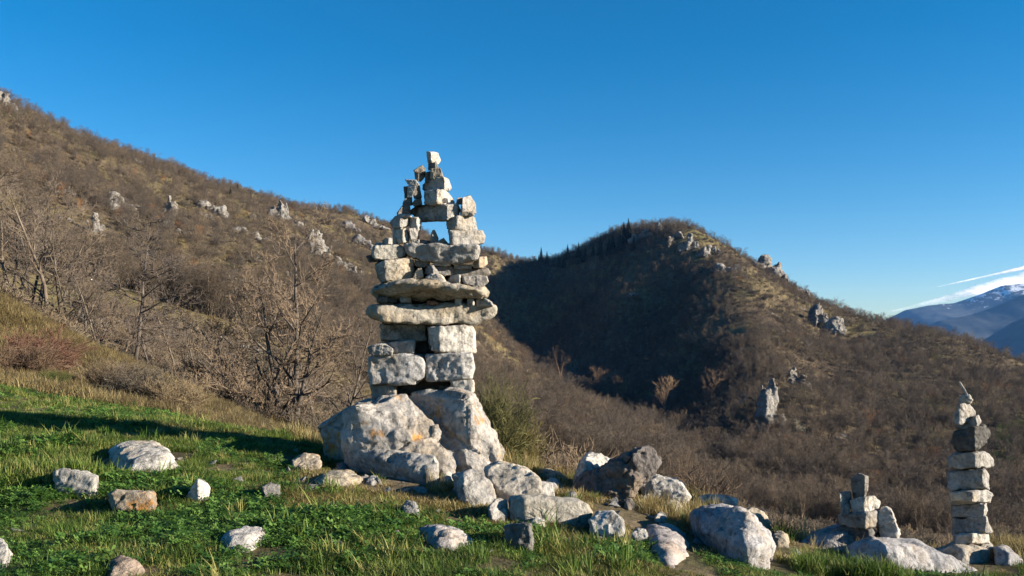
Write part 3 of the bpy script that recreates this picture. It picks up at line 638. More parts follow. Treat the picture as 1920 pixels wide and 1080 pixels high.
crag(176, 418, 34, 56, 'slanting pale rib of rock below the long rock band', 4, 4)
crag(322, 424, 60, 28, 'low rock shelf under the upright rock tooth', 5, 4)
crag(400, 386, 62, 34, 'scattered pale rocks right of the upright rock tooth', 6, 5)
crag(532, 398, 58, 44, 'pair of jagged pinnacles below the left hill crest', 7, 4)
crag(592, 455, 56, 62, 'tall pale rock buttress above the bare tree crowns', 8, 5)
crag(655, 420, 44, 34, 'dark crags near the crest beside the cairn top', 9, 4, c=(.8, .8, .85))
crag(700, 415, 50, 24, 'rocks breaking the left hill skyline behind the cairn', 10, 4)
crag(672, 515, 26, 34, 'lone rock knob low on the left hill', 11, 3)
crag(690, 455, 60, 30, 'rock steps on the left hill close behind the cairn', 12, 4, c=(.8, .8, .85))
crag(440, 520, 56, 22, 'low pale rocks in scrub below the left hill grass', 13, 4)
crag(1212, 436, 52, 28, 'crag just left of the middle hill summit', 14, 4)
crag(1262, 446, 34, 28, 'small crag on the middle hill summit', 15, 3)
crag(1290, 452, 40, 40, 'jagged rocks under the middle hill summit', 16, 4)
crag(1395, 470, 52, 22, 'flat rocks on the skyline right of the summit', 17, 4)
crag(1445, 502, 70, 42, 'big bare crag on the right shoulder of the middle hill', 18, 5)
crag(1548, 596, 66, 58, 'isolated grey rock face below the right ridge', 19, 5)
crag(1446, 765, 66, 116, 'tall shadow-edged cliff on the spur above the valley', 20, 5)
crag(1497, 705, 44, 56, 'pale cliff patch above the tall shadow-edged cliff', 21, 4)
crag(1490, 790, 40, 50, 'mossy rock rib right of the tall cliff', 22, 3, c=(.75, .75, .6))
crag(1515, 645, 18, 16, 'tiny pale rock in olive grass on the spur', 23, 3)
crag(1365, 500, 60, 24, 'rock steps on the sunlit ridge under the summit', 24, 5)
crag(1718, 594, 12, 16, 'single rock standing on the far right ridge', 25, 2)
crag(1330, 470, 44, 22, 'broken rocks along the crest right of the summit', 27, 5)
crag(1425, 488, 60, 26, 'rock band just above the big bare crag', 28, 6)
crag(1505, 548, 40, 14, 'low ledge of rocks where the right ridge levels out', 29, 4)
crag(250, 300, 36, 12, 'small pale ledge high in the left hill wood', 34, 3)
crag(470, 440, 70, 18, 'broken ledges in the grassy middle of the left hill', 35, 6)
crag(630, 490, 50, 30, 'pale rib of rock below the tall buttress', 36, 5)
crag(1180, 552, 30, 14, 'faint rock in the dark shaded slope', 26, 3)
crag(455, 650, 120, 44, 'pale bare scree bank glimpsed through the many-stemmed tree', 31, 6, c=(1.25, 1.2, 1.15))
crag(40, 572, 90, 34, 'pale scree bank glimpsed between trunks at the bank crest', 32, 5, c=(1.25, 1.2, 1.15))
crag(190, 606, 90, 34, 'pale scree patch behind the straight dark-trunked tree', 33, 5, c=(1.25, 1.2, 1.15))
rl = random.Random(5)
for q in range(16):
    px = rl.uniform(120, 690); crag(px, 330 + (px - 120) * .17 + rl.uniform(0, 120), rl.uniform(18, 44), rl.uniform(9, 18), 'small pale ledge embedded in the scrub of the left hill', 60 + q, 4, c=(.9, .88, .85))
finish_rocks()

# ------------------------------------------------------------------ trees
class Tubes:
    def __init__(s): s.V = []; s.Fc = []; s.n = 0
    def add(s, pts, rad, sides):
        pts = np.asarray(pts); m = len(pts)
        t = pts[-1] - pts[0]; t = t / (np.linalg.norm(t) + 1e-9)
        a = np.cross(t, (0.3, 0.9, 0.2)); a /= (np.linalg.norm(a) + 1e-9); b_ = np.cross(t, a)
        ang = np.arange(sides) * 2 * math.pi / sides
        circ = np.cos(ang)[:, None] * a + np.sin(ang)[:, None] * b_
        ring = pts[:, None, :] + circ[None] * np.asarray(rad)[:, None, None]
        s.V.append(ring.reshape(-1, 3))
        i = np.arange(m - 1)[:, None] * sides + np.arange(sides)[None]; j = np.arange(m - 1)[:, None] * sides + (np.arange(sides)[None] + 1) % sides
        s.Fc.append((np.stack([i, j, j + sides, i + sides], -1) + s.n).reshape(-1, 4)); s.n += m * sides
    def mesh(s, name, mat): return np_mesh(name, np.concatenate(s.V), np.concatenate(s.Fc), mat)

def grow(rs, trunk, crown, p, d, L, r, lvl, maxl, prm):
    nseg = prm['seg'][lvl]; q = np.array(p, float); d = np.array(d, float); pl = [q.copy()]
    for i in range(nseg):
        d = d + rs.normal(0, prm['wander'][lvl], 3) + np.array([0, 0, prm['up'][lvl]]); d /= np.linalg.norm(d)
        q = q + d * L / nseg; pl.append(q.copy())
    tt = np.linspace(0, 1, nseg + 1); rad = r * (1 - tt * prm['taper'][lvl])
    (trunk if lvl <= prm['trunk_lvl'] else crown).add(pl, rad, prm['sides'][lvl])
    if lvl >= maxl: return
    nch = prm['kids'][lvl]
    for c in range(nch):
        t = prm['start'][lvl] + (1 - prm['start'][lvl]) * (c + rs.random()) / nch
        k = min(int(t * nseg), nseg - 1); f = t * nseg - k; pos = pl[k] * (1 - f) + pl[k + 1] * f
        ax = pl[k + 1] - pl[k]; ax /= np.linalg.norm(ax)
        side = np.cross(ax, rs.normal(0, 1, 3)); side /= np.linalg.norm(side) + 1e-9
        a = R(rs.uniform(*prm['angle'][lvl])); nd = ax * math.cos(a) + side * math.sin(a)
        if nd[2] < prm.get('mindz', -.25): nd[2] = abs(nd[2]) * .3
        ln = L * prm['len'][lvl] * (1 - prm['fall'][lvl] * t) * rs.uniform(.7, 1.25)
        grow(rs, trunk, crown, pos, nd, ln, max(r * (1 - t * prm['taper'][lvl]) * prm['rr'][lvl], prm['rmin']), lvl + 1, maxl, prm)

NEAR = dict(seg=[8, 6, 5, 4, 3], wander=[.07, .13, .17, .2, .2], up=[.02, .07, .07, .05, .03], taper=[.8, .85, .85, .85, .8], sides=[8, 5, 4, 3, 3], kids=[11, 6, 5, 3, 0],
            start=[.22, .2, .15, .15, 0], angle=[(38, 75), (30, 65), (28, 65), (25, 60), (20, 50)], len=[.55, .5, .5, .5, .5], fall=[.55, .45, .4, .3, .3], rr=[.58, .6, .6, .6, .6], rmin=.013, trunk_lvl=1)
FARP = dict(seg=[5, 4, 3, 2], wander=[.08, .15, .18, .2], up=[.02, .08, .08, .05], taper=[.8, .85, .85, .6], sides=[5, 3, 3, 3], kids=[12, 8, 5, 0], start=[.2, .2, .15, 0],
            angle=[(30, 70), (30, 65), (28, 65), (25, 60)], len=[.55, .52, .55, .5], fall=[.5, .4, .3, .3], rr=[.5, .55, .55, .6], rmin=.022, trunk_lvl=0)

def tree_meshes(seed, H, stems, prm, maxl, tm, cm, r0=.022, name='tree'):
    rs = np.random.default_rng(seed); T, C = Tubes(), Tubes()
    for (sx, sy, dx, dy, hf) in stems:
        grow(rs, T, C, (sx, sy, -.3), (dx, dy, 1), H * hf, H * r0 * hf ** .5, 0, maxl, prm)
    return T.mesh('trunk', tm), C.mesh('crown', cm)

def place_tree(name, tm, cm, loc, rz=0., s=1., label=None, cat='tree', group=None, color=(1, 1, 1)):
    e = empty(name, loc); e.rotation_euler = (0, 0, rz); e.scale = (s, s, s); tag(e, label, cat, group)
    for n, me in (('trunk', tm), ('crown', cm)):
        o = bpy.data.objects.new(n, me); link(o, e); o.color = (*color, 1)
    return e
def on_ground(px, d):
    x = (px - 960) / F * d; return (x, d, height([x], [d])[0] - .05)

# distinct near trees
big = tree_meshes(11, 7.0, [(-.1, 0, -.16, 0, .85), (.35, .2, .02, 0, 1.05), (-.3, .1, -.75, .1, .75), (.2, -.2, .3, .2, .7), (-.35, .3, -1.1, -.1, .6)], {**NEAR, 'kids': [11, 8, 6, 5, 0], 'rr': [.66, .62, .6, .6, .6], 'start': [.12, .15, .15, .15, 0]}, 4, M_BARK, M_TWIG, .020)
place_tree('bare_tree', *big, on_ground(535, 32), 0, 1, 'large many-stemmed leafless tree rising just left of the tall cairn')
t2 = tree_meshes(12, 5.2, [(0, 0, .02, 0, 1)], {**NEAR, 'angle': [(65, 95)] + NEAR['angle'][1:], 'kids': [24, 6, 4, 3, 0], 'up': [.02, .02, .03, .03, .03], 'len': [.42, .5, .5, .5, .5]}, 4, M_BARK, M_TWIG, .014)
place_tree('bare_tree', *t2, on_ground(252, 27), 0, 1, 'straight dark-trunked leafless tree with level branches on the bank')
t3 = tree_meshes(13, 7.5, [(0, 0, .05, 0, 1), (.5, .3, .15, .1, .8)], NEAR, 4, M_BARK, M_TWIG, .016)
t4 = tree_meshes(14, 7.0, [(0, 0, -.05, 0, 1)], {**NEAR, 'start': [.4, .2, .15, .15, 0], 'kids': [9, 6, 4, 3, 0]}, 4, M_BARK, M_TWIG, .015)
t5 = tree_meshes(15, 8.5, [(0, 0, .1, 0, 1)], {**NEAR, 'kids': [14, 7, 6, 4, 0], 'angle': [(55, 90)] + NEAR['angle'][1:]}, 4, M_BARK, M_TWIG, .02)
place_tree('bare_tree', *t5, on_ground(-75, 25), .4, .55, 'leafless tree whose dark boughs reach in above the bank crest')
place_tree('bare_tree', *t3, on_ground(640, 36), 1.0, .75, 'slim leafless tree close behind the tall cairn')
GRP = 'bare trees along the crest of the bank'
for px, d, tm, rz, s in ((25, 33, t4, 0, .8), (62, 34, t3, 2, .85), (88, 33, t4, 1.3, .9), (104, 36, t4, 4, .85), (132, 35, t3, 5, .75), (150, 38, t4, 2.4, .8), (185, 34, t4, .7, .6),
                         (205, 40, t3, 3.3, .7), (300, 40, t3, 4.4, .65), (360, 42, t4, 2.2, .7), (420, 44, t3, .3, .7), (470, 48, t4, 5.2, .8), (590, 46, t3, 2.9, .8), (680, 44, t4, 1.9, .8), (12, 36, t4, 3.1, .85), (45, 38, t4, 5.1, .9), (75, 40, t4, .2, .95), (118, 41, t4, 2.9, .8), (140, 43, t4, 4.6, .9), (168, 41, t3, 1.1, .7), (228, 44, t4, 3.9, .75), (330, 47, t4, .9, .8)):
    place_tree('bare_tree', *tm, on_ground(px, d), rz, s, 'slender leafless tree in the row along the bank crest', group=GRP)

# far tree prototypes (not placed themselves)
far = []
for k in range(7):
    H = 8.0
    st = [(0, 0, rng.uniform(-.1, .1), 0, 1)] if k % 2 else [(-.2, 0, -.2, .1, .9), (.3, .1, .25, -.1, 1)]
    prm = dict(FARP)
    if k % 2 == 0: prm['kids'] = [9, 7, 5, 0]
    if k == 5: prm = {**prm, 'angle': [(18, 40)] * 4}
    far.append(tree_meshes(100 + k, H, st, prm, 3, M_BARK, M_FARTWIG, .016))
protos = bpy.data.collections.new('woodland_protos')
for k, (tm, cm) in enumerate(far):
    bm = bmesh.new(); bm.from_mesh(tm); bm.from_mesh(cm)
    me = bpy.data.meshes.new('woodland_tree_%d' % k); bm.to_mesh(me); bm.free(); me.materials.append(M_FARTWIG)
    protos.objects.link(bpy.data.objects.new('proto_%02d' % k, me))

for k, mt in ((7, M_GREENBUSH), (8, M_RUSSET)):
    me = protos.objects['proto_02'].data.copy(); me.materials.clear(); me.materials.append(mt)
    po = bpy.data.objects.new('proto_%02d' % k, me); po.color = (.55, .7, .5, 1) if k == 7 else (.8, .8, .8, 1); protos.objects.link(po)
def scatter(name, pos, rot, scl, idx, coll, label=None, kind='stuff'):
    me = bpy.data.meshes.new(name); me.from_pydata(np.asarray(pos).tolist(), [], [])
    a = me.attributes.new('rot', 'FLOAT_VECTOR', 'POINT'); a.data.foreach_set('vector', np.asarray(rot, np.float32).ravel())
    a = me.attributes.new('scl', 'FLOAT', 'POINT'); a.data.foreach_set('value', np.asarray(scl, np.float32))
    a = me.attributes.new('idx', 'INT', 'POINT'); a.data.foreach_set('value', np.asarray(idx, np.int32))
    o = link(bpy.data.objects.new(name, me)); tag(o, label, None, None, kind)
    ng = bpy.data.node_groups.new(name, 'GeometryNodeTree')
    ng.interface.new_socket('Geometry', in_out='INPUT', socket_type='NodeSocketGeometry'); ng.interface.new_socket('Geometry', in_out='OUTPUT', socket_type='NodeSocketGeometry')
    gi = ng.nodes.new('NodeGroupInput'); go = ng.nodes.new('NodeGroupOutput'); ip = ng.nodes.new('GeometryNodeInstanceOnPoints'); ci = ng.nodes.new('GeometryNodeCollectionInfo')
    ci.inputs['Collection'].default_value = coll; ci.inputs['Separate Children'].default_value = True; ci.inputs['Reset Children'].default_value = True
    def na(nm, ty):
        n = ng.nodes.new('GeometryNodeInputNamedAttribute'); n.data_type = ty; n.inputs['Name'].default_value = nm; return n.outputs['Attribute']
    e2r = ng.nodes.new('FunctionNodeEulerToRotation')
    L = ng.links.new
    L(gi.outputs[0], ip.inputs['Points']); L(ci.outputs[0], ip.inputs['Instance']); ip.inputs['Pick Instance'].default_value = True
    L(na('idx', 'INT'), ip.inputs['Instance Index']); L(na('rot', 'FLOAT_VECTOR'), e2r.inputs[0]); L(e2r.outputs[0], ip.inputs['Rotation']); L(na('scl', 'FLOAT'), ip.inputs['Scale'])
    L(ip.outputs[0], go.inputs[0])
    md = o.modifiers.new('scatter', 'NODES'); md.node_group = ng
    return o

# woodland positions
hz_e = (TZ.reshape(NV, NU) - CZ) / np.maximum(TY.reshape(NV, NU), 1.0)
run = np.maximum.accumulate(np.where(TY.reshape(NV, NU) > 2, hz_e, -9), axis=0)
def visible(x, y, ztop):
    u, v = x / (y + W0), np.log(y + W0)
    iu = np.clip(((u + 1.15) / 2.3 * (NU - 1)).astype(int), 0, NU - 1); iv = np.clip(((v - vv[0]) / (vv[-1] - vv[0]) * (NV - 1)).astype(int) - 3, 0, NV - 1)
    return (ztop - CZ) / y >= run[iv, iu] - 0.012
nc = 60000
yy = np.sqrt(rng.uniform(34 ** 2, 1000 ** 2, nc)); xx = rng.uniform(-.68, .68, nc) * yy
yy2 = rng.uniform(34, 300, 9000); yy = np.concatenate([yy, yy2]); xx = np.concatenate([xx, rng.uniform(-.68, .68, 9000) * yy2])
zz = height(xx, yy)
PX = 960 + xx / yy * F; PY = YH - (zz - CZ) / yy * F
keep = visible(xx, yy, zz + 7)
dens = 0.60 + fbm2(xx, yy, 55, 4, 77) * 0.9
def zone(cx, cy_, rx, ry, val):
    global dens
    w = np.exp(-(((PX - cx) / rx) ** 2 + ((PY - cy_) / ry) ** 2) ** 1.5); dens = dens * (1 - w) + val * w
zone(480, 430, 150, 60, .18); zone(420, 500, 130, 40, .3); zone(330, 400, 90, 40, .25); zone(1400, 590, 70, 60, .15); zone(1560, 590, 130, 35, .3); zone(1330, 470, 110, 40, .2); zone(450, 640, 70, 40, .25)
zone(1150, 590, 190, 110, 1.1); zone(1480, 760, 45, 70, .25); zone(1700, 850, 260, 180, 1.0); zone(1150, 820, 200, 80, .9); zone(200, 320, 150, 60, .8); zone(620, 380, 160, 28, 1.1)
keep &= rng.random(len(xx)) < dens
keep &= ~((yy < np.interp(PX, [0, 500, 750, 900, 2000], [140, 140, 140, 135, 150])))
xx, yy, zz = xx[keep], yy[keep], zz[keep]
scl = rng.triangular(.32, .7, 1.25, len(xx)) * np.where(yy > 400, .9, 1.0) * np.where((xx < 20) & (yy < 700) & (yy > 150), .72, 1.0)
idx = rng.integers(0, 7, len(xx)); rz = rng.uniform(0, 6.28, len(xx))
order = np.argsort(-scl / yy)
near_i, rest = order[:300], order[300:]
for i in near_i:
    tm, cm = far[idx[i]]
    place_tree('bare_tree', tm, cm, (xx[i], yy[i], zz[i] - .1), rz[i], float(scl[i]), 'brown leafless tree in the open wood on the valley slopes', group='trees of the leafless wood')
rr_ = rng.random(len(xx)); patchy = fbm2(xx, yy, 40, 2, 91)
idx = np.where(rr_ < .02 + .05 * (patchy > .5), 7, np.where(rr_ > .985 - .04 * (patchy < -.5), 8, idx)); scl = np.where(idx >= 7, scl * .7, scl)
pos = np.stack([xx, yy, zz - .15], 1)[rest]
rot = np.stack([rng.normal(0, .06, len(rest)), rng.normal(0, .06, len(rest)), rz[rest]], 1)
print('woodland', len(rest))
scatter('woodland', pos, rot, scl[rest], idx[rest], protos, 'leafless brown wood covering the hills')

# shrub / tussock layer over the hills
def blade_mesh(name, n, h, w, spread, lean, mat, seed, segs=2, curl=.5):
    rs = np.random.default_rng(seed); V, Fc = [], []
    for i in range(n):
        a = rs.uniform(0, 6.283); r = spread * math.sqrt(rs.random()); bx, by = math.cos(a) * r, math.sin(a) * r
        a2 = rs.uniform(0, 6.283); L_ = h * rs.uniform(.5, 1.15); ln = lean * rs.uniform(.2, 1.3)
        dx, dy = math.cos(a2), math.sin(a2); wx, wy = -dy * w * .5, dx * w * .5; k0 = len(V)
        for s in range(segs):
            t = s / segs; o = L_ * ln * (t ** (1 + curl)); z = L_ * t * (1 - .25 * ln * t); ww = 1 - .45 * t
            V += [(bx + dx * o - wx * ww, by + dy * o - wy * ww, z), (bx + dx * o + wx * ww, by + dy * o + wy * ww, z)]
        V.append((bx + dx * L_ * ln, by + dy * L_ * ln, L_ * (1 - .25 * ln)))
        for s in range(segs - 1): q = k0 + 2 * s; Fc.append((q, q + 1, q + 3, q + 2))
        q = k0 + 2 * (segs - 1); Fc.append((q, q + 1, q + 2))
    return np_mesh(name, V, Fc, mat, False)
def bush_meshes(seed, mat, H=1.0, n=26, kids=9, rmin=.006, leaf=None):
    rs = np.random.default_rng(seed); T, C = Tubes(), Tubes()
    prm = dict(seg=[4, 3, 2], wander=[.16, .2, .2], up=[.03, .04, .03], taper=[.8, .8, .6], sides=[4, 3, 3], kids=[kids, 6, 0], start=[.2, .15, 0], angle=[(15, 50), (15, 55), (20, 50)], len=[.5, .5, .5], fall=[.3, .3, .3], rr=[.6, .6, .6], rmin=rmin, trunk_lvl=0)
    for i in range(n):
        a = rs.uniform(0, 6.283); t = rs.uniform(.05, .9)
        grow(rs, T, C, (math.cos(a) * .15 * H, math.sin(a) * .15 * H, -.05), (math.cos(a) * t, math.sin(a) * t, 1), H * rs.uniform(.6, 1.05), .011 * H, 0, 2, prm)
    return T.mesh('stems', mat), C.mesh('twigs', mat)
hillp = bpy.data.collections.new('hill_protos')
for k in range(3): hillp.objects.link(bpy.data.objects.new('proto_%02d' % k, blade_mesh('tussock_%d' % k, 110, .75, .035, .5, .9, M_TUSSOCK, 300 + k)))
for k, mt in ((3, M_GREYBUSH), (4, M_FARTWIG)):
    tmm, cmm = bush_meshes(330 + k, mt, 1.5, 14, 6, .02)
    bm = bmesh.new(); bm.from_mesh(tmm); bm.from_mesh(cmm); me = bpy.data.meshes.new('scrub_%d' % k); bm.to_mesh(me); bm.free(); me.materials.append(mt)
    hillp.objects.link(bpy.data.objects.new('proto_%02d' % k, me))
nc = 90000
yy = np.concatenate([np.sqrt(rng.uniform(90 ** 2, 900 ** 2, nc)), rng.uniform(9, 34, 26000), rng.uniform(30, 110, 22000)]); xx = rng.uniform(-.68, .68, len(yy)) * yy
zz = height(xx, yy); keep = visible(xx, yy, zz + 1.2)
PX = 960 + xx / yy * F; PY = YH - (zz - CZ) / yy * F
keep &= rng.random(len(xx)) < np.where(yy < 34, 1.0, .45 + .5 * fbm2(xx, yy, 40, 3, 5))
keep &= ~((yy < 13) & (PX < 500) & (rng.random(len(yy)) > np.clip((yy - 8.8) / 4, 0, 1) * (.7 + .8 * fbm2(xx, yy, 1.5, 2, 44))))
keep &= ~((yy < 14) & (fbm2(xx, yy, 3, 2, 8) < .1) & (PX > 500))
xx, yy, zz = xx[keep], yy[keep], zz[keep]
idx = np.where(rng.random(len(xx)) < np.where(yy < 30, 1.0, np.where(yy < 60, .9, .55)), rng.integers(0, 3, len(xx)), rng.integers(3, 5, len(xx)))
print('scrub', len(xx))
scl = rng.uniform(.5, 1.4, len(xx)) * np.where(yy < 30, np.clip(.14 + .008 * yy, .18, .32), np.where(yy < 60, .5, np.where(yy > 150, 1.5, .9)))
scatter('hill_scrub', np.stack([xx, yy, zz - .03], 1), np.stack([0 * xx, 0 * xx, rng.uniform(0, 6.28, len(xx))], 1), scl, idx, hillp, 'straw-coloured tussocks and low scrub covering the hillsides')

# shrubs on the bank and behind the cairn
def place_bush(name, meshes, loc, rz, s, label, cat='shrub', group=None, color=(1, 1, 1)):
    e = empty(name, loc); e.rotation_euler = (0, 0, rz); e.scale = s if isinstance(s, tuple) else (s,) * 3; tag(e, label, cat, group)
    for n, me in zip(('stems', 'twigs'), meshes):
        o = bpy.data.objects.new(n, me); link(o, e); o.color = (*color, 1)
redb = bush_meshes(401, M_REDBUSH, 1.0, 60, 10); greyb = bush_meshes(402, M_GREYBUSH, 1.0, 60, 10); greenb = bush_meshes(403, M_GREENBUSH, 1.0, 55, 12, .005)
place_bush('shrub', redb, on_ground(75, 14.5), 0, (1.0, .9, .75), 'reddish leafless shrub on the straw-coloured bank')
place_bush('shrub', greyb, on_ground(40, 13.2), 1, (.7, .7, .5), 'dark grey-brown shrub at the foot of the reddish shrub', color=(.8, .7, .7))
place_bush('shrub', greyb, on_ground(205, 13.2), 2, (.65, .6, .5), 'small grey-brown shrub below the straight dark tree', color=(.8, .75, .7))
place_bush('shrub', greyb, on_ground(265, 12.4), 3, (.75, .7, .55), 'wide grey twiggy shrub at the lower end of the bank')
place_bush('shrub', greyb, on_ground(330, 12.2), 4.2, (.6, .6, .5), 'pale grey shrub at the tip of the bank beside the turf', color=(1.25, 1.2, 1.05))
place_bush('shrub', greenb, on_ground(100, 11.6), 0, .26, 'small dark green shrub at the edge of the turf', color=(.55, .7, .5))
place_bush('shrub', greenb, (on_ground(925, 8.6)[0], 8.6, P(925, 905, 8.6)[2]), 0, (.5, .5, .95), 'olive-green broom bush growing right behind the big boulder')
place_bush('shrub', greenb, (on_ground(965, 9.2)[0], 9.2, P(965, 930, 9.2)[2]), 2, (.5, .5, .75), 'low olive bush right of the taller broom bush', color=(1.2, 1.05, .9))
for px, d, s, tgl in ((1040, 9.5, .8, 'grey bramble thicket below the edge behind the white and dark rocks'), (1290, 9.5, .9, 'wiry brown shrub below the edge beyond the pitted rock'), (1160, 10.5, .9, 'brown twiggy shrub directly behind the pitted rock')):
    g = on_ground(px, d); place_bush('shrub', greyb, g, px, (s, s, s * 1.15), tgl, color=(1.1, .95, .85))
# pale and russet trees of the valley that stand out from the wood
def hill_tree(px, py, hpx, k, label, color, name='bare_tree', group=None):
    p = hit(px, py, 60); s = hpx / F * p[1] / 8.0
    place_tree(name, *far[k], (p[0], p[1], p[2] - .2), px * .1, s, label, color=color, group=group)
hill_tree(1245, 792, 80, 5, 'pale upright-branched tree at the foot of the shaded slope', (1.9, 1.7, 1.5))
hill_tree(1690, 585, 26, 3, 'lone small tree on the right ridge against the sky', (.8, .8, .8))
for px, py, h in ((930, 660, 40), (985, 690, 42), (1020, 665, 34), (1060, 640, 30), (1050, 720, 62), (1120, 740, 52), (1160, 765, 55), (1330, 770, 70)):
    hill_tree(px, py, h, (px // 10) % 5, 'sunlit leafless tree along the lower edge of the shaded slope', (1.35, 1.15, 1.0), group='sunlit trees at the edge of the hill shadow')  # brighter warm tint paints sunlight into these trees
for px, py, h, l in ((1590, 885, 34, 'russet-leaved tree low in the wood above the low cairn'), (1735, 880, 44, 'rust-brown tree left of the slender cairn')):
    p = hit(px, py, 60); s = h / F * p[1] / 8.0
    cm = far[2][1].copy(); cm.materials.clear(); cm.materials.append(M_RUSSET)
    place_tree('russet_tree', far[2][0], cm, tuple(p), 0, s, l)

# conifers
def conifer_meshes(seed, H=12.):
    rs = np.random.default_rng(seed); T = Tubes(); T.add([(0, 0, -.4), (0, 0, H)], [.16, .02], 6)
    V, Fc = [], []
    for i in range(520):
        t = rs.random() ** 1.15; z = H * (.08 + .92 * t); r = (1 - t) * H * .27 * rs.uniform(.5, 1.15) + .12; a = rs.uniform(0, 6.283); w = .28 + .3 * (1 - t)
        c_, s_ = math.cos(a), math.sin(a); k0 = len(V); dz = -r * .35
        V += [(0, 0, z), (c_ * r * .6 - s_ * w, s_ * r * .6 + c_ * w, z + dz * .5), (c_ * r, s_ * r, z + dz), (c_ * r * .6 + s_ * w, s_ * r * .6 - c_ * w, z + dz * .5)]
        Fc.append((k0, k0 + 1, k0 + 2, k0 + 3))
    return T.mesh('trunk', M_BARK), np_mesh('crown', V, Fc, M_CONIFER, False)
con = [conifer_meshes(1), conifer_meshes(2)]
CG = 'conifers on the middle hill skyline'
for i, (px, h) in enumerate([(1012, 17), (1019, 24), (1030, 20), (1041, 17), (1049, 23), (1058, 18), (1067, 22), (1075, 19), (1084, 24), (1093, 20), (1101, 27), (1109, 22), (1117, 20), (1125, 29), (1132, 24), (1140, 27), (1148, 32), (1155, 26), (1162, 34), (1169, 30), (1176, 36), (1184, 30), (1192, 22)]):
    if i in (3, 7, 12, 17): continue
    px = px + random.uniform(-5, 5); h = h * random.uniform(.75, 1.2); d = float(np.interp(px, [1000, 1060, 1120, 1190, 1240], [870, 812, 762, 728, 708])) + random.uniform(-14, 8); x = (px - 960) / F * d
    place_tree('conifer_tree', *con[i % 2], (x, d, height([x], [d])[0] - .3), i * 1.3, h * 1.35 / F * d / 12, 'dark conifer in the row along the middle hill skyline', group=CG)
for i, (px, py, h, l) in enumerate(((152, 252, 26, 'dark conifer on the left hill skyline near its top'), (445, 352, 16, 'small dark conifer halfway along the left hill skyline'), (432, 362, 20, 'lone green conifer just below the left hill skyline'), (470, 362, 12, 'tiny conifer beside the skyline conifer of the left hill'))):
    p = hit(px, py + 8, 60); place_tree('conifer_tree', *con[i % 2], tuple(p), i, h / F * p[1] / 12, l)
cm_g = far[2][1].copy(); cm_g.materials.clear(); cm_g.materials.append(M_GREENBUSH)
for i, (px, py, sz) in enumerate(((1905, 872, 60), (1868, 842, 46), (1925, 835, 55), (1885, 890, 40))):
    p = hit(px, py, 60); place_tree('evergreen_tree', far[2][0], cm_g, tuple(p), i, sz / F * p[1] / 8, 'dark green bushy tree low in the wood right of the slender cairn', group='evergreens beside the slender cairn', color=(.45, .75, .4))

# ------------------------------------------------------------------ grass and herbs on the knoll
def clover_mesh(name, n, seed, mat, size=.011, spread=.06, h=.045):
    rs = np.random.default_rng(seed); V, Fc = [], []
    for i in range(n):
        a = rs.uniform(0, 6.283); r = spread * math.sqrt(rs.random()); cx, cy_, cz = math.cos(a) * r, math.sin(a) * r, h * rs.uniform(.4, 1.1); r0 = rs.uniform(0, 6.28); tx, ty = rs.normal(0, .35, 2)
        k0 = len(V); V += [(cx - .0012, cy_, 0), (cx + .0012, cy_, 0), (cx, cy_, cz)]; Fc.append((k0, k0 + 1, k0 + 2))
        for l in range(3):
            b0 = r0 + l * 2.094; sz = size * rs.uniform(.7, 1.3); k0 = len(V)
            for (rr, da) in ((0, 0), (.75, .55), (1.25, .42), (1.45, 0), (1.25, -.42), (.75, -.55)):
                x, y = math.cos(b0 + da) * rr * sz, math.sin(b0 + da) * rr * sz
                V.append((cx + x, cy_ + y, cz + x * tx + y * ty + rr * sz * .12))
            Fc.append(tuple(range(k0, k0 + 6)))
    return np_mesh(name, V, Fc, mat, False)
grp = bpy.data.collections.new('grass_protos')
plist = [blade_mesh('g0', 34, .048, .0040, .055, .8, M_GRASS, 501), blade_mesh('g1', 30, .060, .0042, .05, .9, M_GRASS, 502), blade_mesh('g2', 32, .045, .0042, .055, .9, M_OLIVE, 503),
         clover_mesh('c3', 22, 504, M_CLOVER, .0065, .055, .035), clover_mesh('c4', 16, 505, M_CLOVER, .009, .055, .04), blade_mesh('d5', 28, .045, .0036, .055, 1.1, M_DRY, 506),
         blade_mesh('l6', 26, .12, .0055, .05, .7, M_GRASS, 507, 3), blade_mesh('l7', 24, .15, .004, .06, .7, M_DRY, 508, 3)]
for k, me in enumerate(plist): grp.objects.link(bpy.data.objects.new('proto_%02d' % k, me))
nc = 78000
yy = np.concatenate([rng.uniform(2.3, 7.0, 74000), rng.uniform(6.5, 13, 20000)]); xx = rng.uniform(-.74, .74, len(yy)) * (yy + .6)
# even area density: thin the near rows less
keep = rng.random(len(yy)) < np.clip(yy / 5.5, .42, 1)
xx, yy = xx[keep], yy[keep]; zz = height(xx, yy)
PX = 960 + xx / yy * F; PY = YH - (zz - CZ) / yy * F
dry = fbm2(xx, yy, .7, 4, 61) * .75 + .06
dry += 1.2 * np.exp(-(((xx - .1) / 1.3) ** 2 + ((yy - 4.6) / .75) ** 2)) + .7 * np.exp(-(((xx - .9) / .8) ** 2 + ((yy - 4.9) / .6) ** 2)) - .35 * (yy < 3.9) - .3 * (xx < -1.6)
dry += .45 * np.clip((yy - 7.5) / 3, 0, 1)
clov = fbm2(xx, yy, .6, 3, 71) * .8 + .35 * np.exp(-(((xx + 2.0) / 1.2) ** 2 + ((yy - 4.3) / 1.2) ** 2)) + .30 * (xx < -.5) * (yy < 4.5) - .25 * (xx > .1)
bare = fbm2(xx, yy, .28, 3, 81)
keep = ~((bare > .54 - .36 * (dry > .4)) & (yy < 8))
